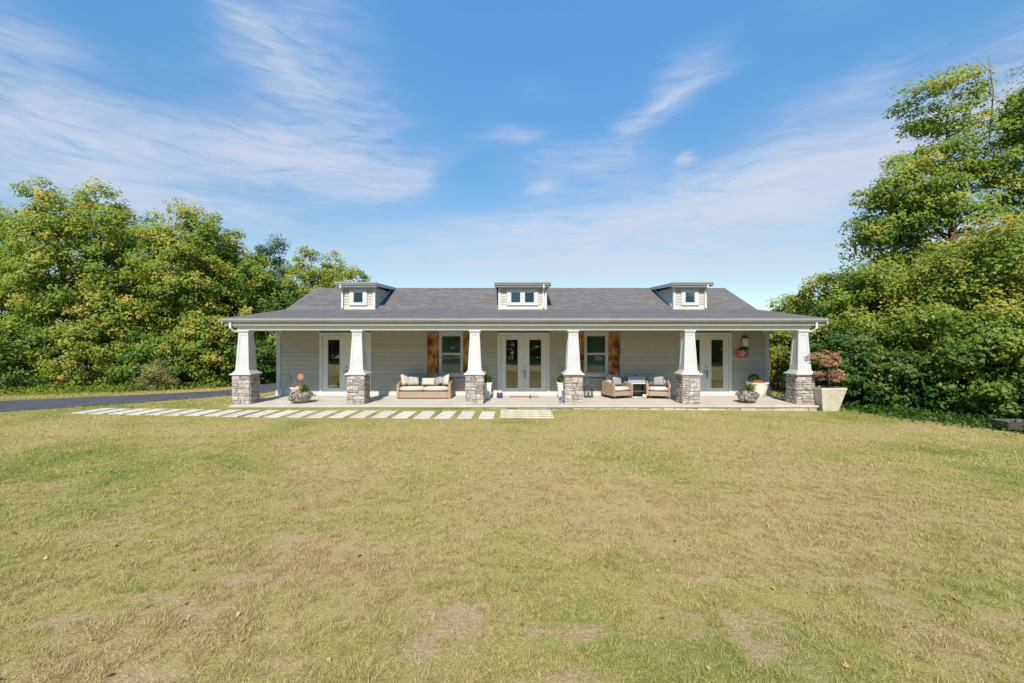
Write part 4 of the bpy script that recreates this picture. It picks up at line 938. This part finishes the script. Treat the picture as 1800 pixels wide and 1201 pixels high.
# armchairs
def armchair(x, y, rz, label, g='wicker armchairs turned to each other'):
    c = empty('armchair', (x, y, ZP), rz, label=label, cat='armchair', group=g)
    MB().box(-.34, .34, -.37, .34, .10, .265).build('base_frame', M['wicker'], c, local=True, bevel=.012)
    for s in (-1, 1):
        a, b = (-.43, -.345) if s < 0 else (.345, .43)
        MB().extrude_x([(-.41, .09), (.39, .09), (.41, .66), (.22, .64), (-.12, .585), (-.38, .55), (-.41, .52)], a, b).build('arm', M['wicker'], c, local=True, bevel=.022, seg=2)
    MB().hexa([(-.34, .345, .10), (.34, .345, .10), (.34, .405, .10), (-.34, .405, .10)], [(-.34, .39, .70), (.34, .39, .70), (.34, .45, .70), (-.34, .45, .70)]).build('backrest', M['wicker'], c, local=True, bevel=.012)
    cushion_box('seat_cushion', .67, .72, .155, Matrix.Translation((0, -.03, .268)), 'cushion', c, .045)
    cushion_box('back_cushion', .64, .15, .44, Matrix.Translation((0, .25, .40)) @ Matrix.Rotation(R(-10), 4, 'X'), 'cushion', c, .06)
    for lx in (-.30, .30):
        for ly in (-.30, .28): MB().frustum(lx, ly, .022, .032, 0, .099).build('leg', M['darkwood'], c, local=True)
    return c
A1 = (3.98, 16.36, R(20)); A2 = (5.50, 16.32, R(-14))
armchair(*A1, 'wicker armchair with cream cushions beside the window shutter')
armchair(*A2, 'wicker armchair with cream cushions beside the stone column')
for (x, y, rz), lb in ((A1, 'grey pillow on the armchair nearer the window'), (A2, 'grey pillow on the armchair nearer the stone column')):
    o = Matrix.Rotation(rz, 3, 'Z') @ Vector((0.03, .06, 0)); throw_pillow(lb, (x + o.x, y + o.y, .735), .40, .38, .14, rz, R(16), 'cushion_grey')
# side table with a box on it, behind and between the chairs
tb = empty('side_table', (4.78, 16.68, ZP), label='dark legged side table with pale top between the two armchairs', cat='table')
MB().box(-.36, .36, -.22, .22, .50, .54).build('table_top', M['tabletop'], tb, local=True, bevel=.008)
MB().box(-.31, .31, -.18, .18, .20, .225).build('shelf', M['wicker_dark'], tb, local=True)
for x in (-.30, .30):
    for y in (-.17, .17): MB().box(x - .022, x + .022, y - .022, y + .022, 0, .499).build('leg', M['wicker_dark'], tb, local=True)
bx = empty('storage_box', (4.76, 16.68, ZP + .54), label='blue grey storage box with a dark handle on the side table', cat='box')
MB().frustum(0, 0, .32, .345, 0, .205, .17, .185).build('body', M['bluebox'], bx, local=True, bevel=.02, seg=2)
MB().box(-.355, .355, -.195, .195, .206, .236).build('lid', M['bluebox'], bx, local=True, bevel=.01)
MB().tube([(-.07, 0, .236), (-.06, 0, .27), (.06, 0, .27), (.07, 0, .236)], .012, 6).build('handle', M['black_metal'], bx, local=True)
tag(MB().lathe([(.01, 0), (.055, .008), (.088, .045), (.092, .08), (.075, .125), (.04, .145), (.012, .14)], 20, rib=.09, ribs=9).build('white_gourd', M['pot_white'], smooth=True, loc=(4.96, 16.17, ZP)), 'small white round gourd on the floor between the armchairs', 'gourd')
tag(MB().lathe([(.06, 0), (.10, .02), (.10, .05), (.06, .075), (.015, .08)], 14, sq=.6).build('folded_cloth', M['cushion'], smooth=True, loc=(4.56, 15.98, ZP)), 'crumpled cream cloth on the floor by the window armchair', 'cloth')
# lantern
ln = empty('candle_lantern', (2.90, 16.42, ZP), label='dark metal candle lantern on the porch under the socket', cat='lantern')
MB().box(-.16, .16, -.13, .13, 0, .05).box(-.16, .16, -.13, .13, .37, .40).frustum(0, 0, .15, .06, .401, .45, .12, .05).build('body', M['brown_box'], ln, local=True)
for x in (-.145, .145):
    for y in (-.115, .115): MB().box(x - .014, x + .014, y - .014, y + .014, .051, .369).build('post', M['brown_box'], ln, local=True)
MB().box(-.13, .13, -.113, -.109, .052, .368).build('pane', M['lamp_glass'], ln, local=True)
MB().lathe([(.035, .051), (.035, .20), (.012, .205)], 12).build('candle', M['pot_white'], ln, local=True)
MB().tube([(-.05, 0, .45), (-.045, 0, .50), (.045, 0, .50), (.05, 0, .45)], .007, 6).build('handle', M['brown_box'], ln, local=True)

def leaf_thing(name, parent, c, r, n, leaf, m, tone=.5, wid=.3, seed=0, up=.4, shell=.5):
    q = np.random.default_rng(seed + 500); d = q.normal(size=(n, 3)); d /= np.linalg.norm(d, axis=1, keepdims=True)
    P = np.array(c) + d * np.array(r) * (q.uniform(shell ** 3, 1, n) ** (1 / 3))[:, None]
    V = leaf_polys(P, d * .8 + np.array([0, 0, up]) + q.normal(0, .45, (n, 3)), leaf * q.uniform(.6, 1.3, n), wid, q)
    return link_obj(name, np_mesh(name, V, 4, {'tone': np.clip(q.normal(tone, .2, n), 0, 1)}, M[m]), parent, local=True)
def spikes(name, parent, c, n, L, spread, w, m, tone=.5, seed=0):
    q = np.random.default_rng(seed + 700); a = q.uniform(0, 6.283, n); s = np.abs(q.normal(0, spread, n)); l = L * q.uniform(.5, 1.1, n)
    d = np.stack([np.cos(a) * np.sin(s), np.sin(a) * np.sin(s), np.cos(s)], -1); b = np.array(c) + np.stack([np.cos(a), np.sin(a), 0 * a], -1) * (q.uniform(0, .09, n))[:, None]
    sd = np.stack([-np.sin(a), np.cos(a), 0 * a], -1); mid = b + d * (l * .6)[:, None]; tip = b + d * l[:, None] + np.stack([np.cos(a), np.sin(a), -.6 + 0 * a], -1) * (l * s * .3)[:, None]
    V = np.stack([b, mid + sd * w, tip, mid - sd * w], 1)
    return link_obj(name, np_mesh(name, V, 4, {'tone': np.clip(q.normal(tone, .22, n), 0, 1)}, M[m]), parent, local=True)
# bowl planters near the front edge
for i, (x, y, lb) in enumerate(((-7.30, 15.0, 'weathered bowl planter of dried flowers by the left french door'), (8.20, 15.05, 'weathered bowl planter of dried flowers by the right french door'))):
    b = empty('bowl_planter', (x, y, ZP), label=lb, cat='planter')
    MB().lathe([(.15, 0), (.20, .02), (.29, .12), (.335, .24), (.35, .27), (.33, .275), (.30, .22)], 24).build('bowl', M['bowl'], b, smooth=True, local=True)
    leaf_thing('dried_flowers', b, (0, 0, .27), (.37, .37, .15), 800, .075, 'leaf_dry', .55, .38, i)
    leaf_thing('trailing_stems', b, (-.08, -.18, .17), (.30, .20, .14), 420, .07, 'leaf_dry', .62, .35, i + 9)
    spikes('grass_tuft', b, (.10, .02, .28), 150, .48, .38, .010, 'leaf_pot', .58, i)
# left white pot with pumpkin pick
p = empty('flower_pot', (-8.02, 16.15, ZP), label='white tapered flower pot with small pumpkins and dried stalks', cat='flower pot')
MB().lathe([(.14, 0), (.15, .02), (.235, .37), (.25, .38), (.25, .41), (.22, .41), (.21, .36)], 24).build('pot', M['pot_white'], p, smooth=True, local=True)
MB().lathe([(.205, .33), (.205, .362)], 16).build('soil', M['soil'], p, local=True)
spikes('dried_stalks', p, (-.06, 0, .36), 60, .30, .5, .008, 'leaf_dry', .4, 5)
for k, (x, y, r_) in enumerate(((.06, -.10, .085), (.15, .02, .075), (-.03, .06, .07))):
    o = MB().lathe([(.02, 0), (r_ * .8, .015), (r_, r_ * .6), (r_ * .85, r_ * 1.1), (r_ * .3, r_ * 1.3), (.01, r_ * 1.22)], 20, c=(x, y, .36), rib=.12, ribs=9).build('mini_pumpkin', M['pumpkin_tan'], p, smooth=True, local=True)
    MB().tube([(x, y, .36 + r_ * 1.2), (x + .012, y, .36 + r_ * 1.2 + .04)], [.010, .007], 5).build('stalk', M['leaf_dry'] if False else M['darkwood'], o, local=True)
sg = empty('pumpkin_sign', (-7.86, 16.10, ZP + .36), label='round orange pumpkin sign on a stake in the white flower pot', cat='sign')
MB().lathe([(.115, 0), (.132, .008), (.132, .018), (.115, .026)], 24, rib=.06, ribs=8, M=Matrix.Translation((0, -.01, .44)) @ Matrix.Rotation(R(90), 4, 'X')).build('face', M['sign_orange'], sg, local=True)
MB().tube([(0, 0, .0), (0, 0, .34)], .008, 6).build('stake', M['darkwood'], sg, local=True)
MB().box(-.015, .015, -.03, -.01, .565, .61).build('stem', M['darkwood'], sg, local=True)
fm = MB()
for k, w_ in ((.035, .07), (0, .085), (-.035, .06)): fm.box(-w_, w_, -.041, -.037, .44 + k - .006, .44 + k + .006)
fm.build('lettering', M['pumpkin_tan'], sg, local=True)
tag(MB().tube([(-8.42, 16.45, ZP), (-8.45, 16.55, .62), (-8.62, 16.75, 1.02), (-8.70, 16.84, 1.10)], [.010, .009, .008, .006], 6).build('plant_hook', M['black_metal'], smooth=True), 'thin black plant hook leaning behind the white flower pot', 'plant hook')
# tall planters by the central door
for i, (x, lb) in enumerate(((-.93, 'tall white planter with clipped green ball left of the central door'), (1.86, 'tall white planter with clipped green ball right of the central door'))):
    t = empty('tall_planter', (x, 16.1, ZP), label=lb, cat='planter')
    MB().frustum(0, 0, .115, .175, 0, .55).frustum(0, 0, .19, .19, .551, .60).build('pot', M['pot_white'], t, local=True, bevel=.006)
    leaf_thing('topiary_ball', t, (0, 0, .72), (.19, .19, .17), 900, .05, 'leaf_dark', .5, .4, 30 + i)
    MB().tube([(0, 0, .60), (0, 0, .72)], .015, 6).build('stem', M['bark'], t, local=True)
    MB().tube([(.02, .05, .6), (.03, .05, 1.0), (.02, .05, 1.12), (-.05, .05, 1.17), (-.10, .05, 1.13), (-.11, .05, 1.07)], .008, 6).build('hook', M['black_metal'], t, local=True)
# small things by the door
nb = empty('ceramic_jar', (-.46, 16.22, ZP), label='navy blue ceramic jar with white lid beside the door mat', cat='jar')
MB().lathe([(.085, 0), (.105, .02), (.115, .12), (.10, .20), (.09, .215)], 20).build('body', M['navy'], nb, smooth=True, local=True)
MB().lathe([(.095, .216), (.09, .24), (.05, .275), (.012, .285)], 20).build('lid', M['pot_white'], nb, smooth=True, local=True)
tag(MB().frustum(0, 0, .07, .09, 0, .22).frustum(0, 0, .10, .10, .221, .25).build('white_pot', M['pot_white'], loc=(-.66, 16.45, ZP), bevel=.005), 'small white square pot behind the navy jar', 'pot')
dm = empty('door_mat', (.46, 16.5, ZP), label='terracotta coloured door mat before the central french door', cat='door mat')
MB().box(-.56, .56, -.27, .27, .002, .018).build('mat', M['mat'], dm, local=True, bevel=.004)
MB().box(-.60, .60, -.31, .31, .001, .008).build('backing', M['concrete'], dm, local=True)
fg = empty('garden_figurine', (.68, 16.12, ZP), label='tiny dark figurine at the edge of the door mat', cat='figurine')
MB().lathe([(.035, 0), (.042, .02), (.03, .07), (.022, .085)], 12).build('body', M['plastic_grey'], fg, smooth=True, local=True)
MB().lathe([(.01, .084), (.028, .10), (.028, .12), (.01, .14)], 12).build('head', M['plastic_grey'], fg, smooth=True, local=True)
vf = empty('violet_flowers', (1.71, 14.85, ZP), label='small pot of pale violet flowers at the foot of a stone column', cat='flower pot')
MB().lathe([(.05, 0), (.06, .01), (.075, .09), (.07, .09)], 14).build('pot', M['bowl'], vf, smooth=True, local=True)
leaf_thing('blooms', vf, (0, 0, .15), (.10, .10, .09), 260, .05, 'leaf_violet', .55, .42, 50)
# wall lantern and pumpkin hanging
wl = empty('wall_lantern', (9.09, YW - .02, 2.0), label='white wall lantern above the hanging pumpkin', cat='lantern')
MB().box(-.06, .06, -.03, .0, .06, .34).build('back_plate', M['steel'], wl, local=True, bevel=.005)
MB().frustum(0, -.13, .10, .03, .36, .43).box(-.085, .085, -.215, -.045, .34, .36).box(-.085, .085, -.215, -.045, .0, .025).tube([(0, -.13, .43), (0, -.10, .47), (0, -.01, .46)], .012, 6).build('cage', M['black_metal'], wl, local=True)
MB().box(-.075, .075, -.205, -.055, .026, .339).build('shade', M['pot_white'], wl, local=True)
MB().box(-.018, .018, -.210, -.2055, .10, .30).build('bulb_slot', M['tabletop'], wl, local=True)
pk = empty('hanging_pumpkin', (9.0, YW - .05, 1.77), label='orange cut out pumpkin with plaid bow hanging on the grey wall', cat='decoration')
for ox, rx, hh, sq_ in ((-.155, .10, .155, .30), (.155, .10, .155, .30), (-.08, .11, .19, .36), (.08, .11, .19, .36), (0, .10, .20, .46)):
    MB().lathe([(max(.002, rx * math.cos(t)), hh * math.sin(t)) for t in np.linspace(-1.55, 1.55, 13)], 18, c=(ox, 0, 0), sq=sq_).build('lobe', M['orange'], pk, smooth=True, local=True)
MB().tube([(0, 0, .18), (.01, -.01, .25), (.05, -.01, .29)], [.028, .02, .016], 6).build('stem', M['darkwood'], pk, local=True)
leaf_thing('leaves', pk, (.10, -.04, .17), (.20, .04, .07), 60, .08, 'leaf_pot', .4, .4, 55)
bw = MB()
for a in (0, 72, 144, 216, 288): bw.pillow(.075, .05, .022, Matrix.Translation((0, -.06, -.01)) @ Matrix.Rotation(R(90), 4, 'X') @ Matrix.Rotation(R(a), 4, 'Z') @ Matrix.Translation((.075, 0, 0)), 6)
bw.build('bow', M['plaid'], pk, smooth=True, local=True, weld=True)
leaf_thing('blossom', pk, (.10, -.06, .08), (.06, .025, .06), 60, .05, 'leaf_violet', .9, .4, 56)
# right urn with orange flowers, trellis, rocks
ur = empty('urn_planter', (9.28, 16.35, ZP), label='large ribbed cream urn planter filled with orange blooms by the right corner', cat='planter')
MB().lathe([(.19, 0), (.21, .03), (.30, .22), (.355, .42), (.365, .52), (.385, .54), (.385, .575), (.35, .575), (.34, .50)], 48, rib=.03, ribs=24).build('urn', M['pot_white'], ur, smooth=True, local=True)
MB().lathe([(.335, .47), (.335, .53)], 20).build('soil', M['soil'], ur, local=True)
leaf_thing('orange_blooms', ur, (-.02, -.12, .58), (.22, .16, .08), 330, .055, 'leaf_orange', .5, .42, 60)
leaf_thing('dark_foliage', ur, (-.08, .10, .72), (.24, .14, .16), 240, .07, 'leaf_dark', .15, .25, 61)
tr = empty('wire_trellis', (9.80, 16.55, ZP), label='low arched wire trellis at the porch end behind the urn', cat='trellis')
for k in range(4):
    w_ = .10 + .045 * k; h_ = .34 + .05 * k
    MB().tube([(-w_, .04 * k, 0)] + [(-w_ * math.cos(math.pi * t / 8), .04 * k, h_ * (.55 + .45 * math.sin(math.pi * t / 8))) for t in range(9)] + [(w_, .04 * k, 0)], .007, 5).build('wire', M['steel'], tr, local=True)
rr = random.Random(9)
for k, lb in enumerate(('pale rock on the porch edge nearest the urn', 'pale rock between two others on the porch edge', 'pale rock on the porch edge touching the corner column')):
    m_ = MB().lathe([(.03, 0), (.085, .01), (.10, .06), (.07, .11), (.01, .125)], 9, rib=.12, ribs=3); m_.v = [(x + rr.uniform(-.012, .012), y + rr.uniform(-.012, .012), max(0, z_ + rr.uniform(-.01, .01))) for x, y, z_ in m_.v]
    tag(m_.build('rock', M['rock'], loc=(9.86 + .035 * k, 15.78 - .22 * k, ZP), weld=True), lb, 'rock', 'rocks on the porch edge')

# ------------------------------------------------------------------ potted maple on the lawn
gxm, gym = 10.56, 14.60; zz = float(gz(gxm, gym))
pl = empty('square_planter', (gxm, gym, zz - .02), R(1), label='big tapered concrete planter standing on the lawn at the porch corner', cat='planter')
po = MB(); b0, b1, h_ = .26, .42, .80
po.frustum(0, 0, b0, b1, 0, h_ - .06)
o_ = [(-b1 - .006, -b1 - .006), (b1 + .006, -b1 - .006), (b1 + .006, b1 + .006), (-b1 - .006, b1 + .006)]; i_ = [(x * .87, y * .87) for x, y in o_]
for k in range(4):
    j = (k + 1) % 4; po.hexa([(*o_[k], h_ - .059), (*o_[j], h_ - .059), (*i_[j], h_ - .059), (*i_[k], h_ - .059)], [(*o_[k], h_), (*o_[j], h_), (*i_[j], h_), (*i_[k], h_)])
po.build('pot', M['planter'], pl, local=True)
MB().frustum(0, 0, .36, .36, h_ - .0585, h_ - .03).build('soil', M['soil'], pl, local=True)
make_mp = []
for k in range(15):
    a_ = k * 2.39996; t_ = (k + .5) / 15; zz_ = .88 + .42 * t_ + (.36 if t_ > .45 else 0) + .05 * math.sin(k * 5.1); rr_ = (.46 if t_ < .8 else .26) * (.6 + .45 * ((k * 7) % 5) / 4)
    make_mp.append((math.cos(a_) * rr_, math.sin(a_) * rr_ * .85, zz_, .22, .20, .12))
mrng = np.random.default_rng(77); mp_ = empty('maple_tree', (gxm + .13, gym, zz - .02 + h_ - .04), label='small red leaved maple growing in the big concrete planter', cat='tree')
L2 = [(a, b, c - .55, d, e, f) for a, b, c, d, e, f in make_mp]
Pm, Nm, Tm, Cm = crown_points(mrng, L2, 3600, .15, .5, zmin=.03)
link_obj('crown', np_mesh('crown', leaf_polys(Pm, Nm, (.066 * mrng.uniform(.5, 1.4, len(Pm))), .26, mrng), 4, {'tone': np.clip(Tm * 1.4 + .5, 0, 1)}, M['leaf_maple']), mp_, local=True)
w = MB(); w.tube([(0, 0, 0), (.02, 0, .3), (-.01, .01, .6), (.03, 0, .95)], [.022, .018, .014, .007], 7)
for k in mrng.permutation(len(Cm))[:26]:
    e = Vector(Cm[k]); s0 = Vector((.01, 0, max(.1, min(.85, e.z - .18)))); w.tube([s0, (s0 + e) / 2 + Vector((0, 0, .04)), e], [.009, .006, .003], 5)
w.build('trunk', M['bark_pale'], mp_, smooth=True, local=True)

# ------------------------------------------------------------------ things half hidden at the right edge of the lawn
tx, ty = 13.15, 11.30; tzz = float(gz(tx, ty))
tro = empty('plastic_trough', (tx, ty, tzz), R(-6), label='grey tapered trough lying at the edge of the shrubs', cat='trough')
tm = MB(); q0 = lambda w, d, z: [(-w, -d, z), (w, -d, z), (w, d, z), (-w, d, z)]
A = q0(.30, .17, .05); B = q0(.40, .25, .27); A2_ = q0(.27, .14, .075); B2 = q0(.375, .225, .27)
for k in range(4):
    j = (k + 1) % 4; tm.add([A[k], A[j], B[j], B[k], A2_[k], A2_[j], B2[j], B2[k]], [(0, 1, 2, 3), (5, 4, 7, 6), (3, 2, 6, 7)])
tm.add(A, [(3, 2, 1, 0)]); tm.add(A2_, [(0, 1, 2, 3)])
tm.build('tub', M['plastic_grey'], tro, local=True, weld=True)
MB().box(-.27, -.22, -.15, .15, 0, .0495).box(.22, .27, -.15, .15, 0, .0495).build('foot', M['plastic_grey'], tro, local=True)
st = empty('yellow_stakes', (13.15, 11.02, float(gz(13.15, 11.02))), label='yellow wooden stakes leaning on the grey trough', cat='stakes')
for k in range(3): MB().tube([(-.05 + .05 * k, -.06, 0), (.06 + .045 * k, .02, .24 + .03 * k)], [.020, .017], 5).build('stake', M['yellow'], st, local=True)
bk = empty('blue_bucket', (13.56, 11.12, float(gz(13.56, 11.12))), label='blue bucket lying beside the grey trough', cat='bucket')
MB().lathe([(.085, 0), (.105, .22), (.112, .225), (.112, .24), (.098, .24), (.08, .02)], 18, M=Matrix.Translation((-.1, 0, .112)) @ Matrix.Rotation(R(82), 4, 'Y')).build('tub', M['blueplastic'], bk, smooth=True, local=True)
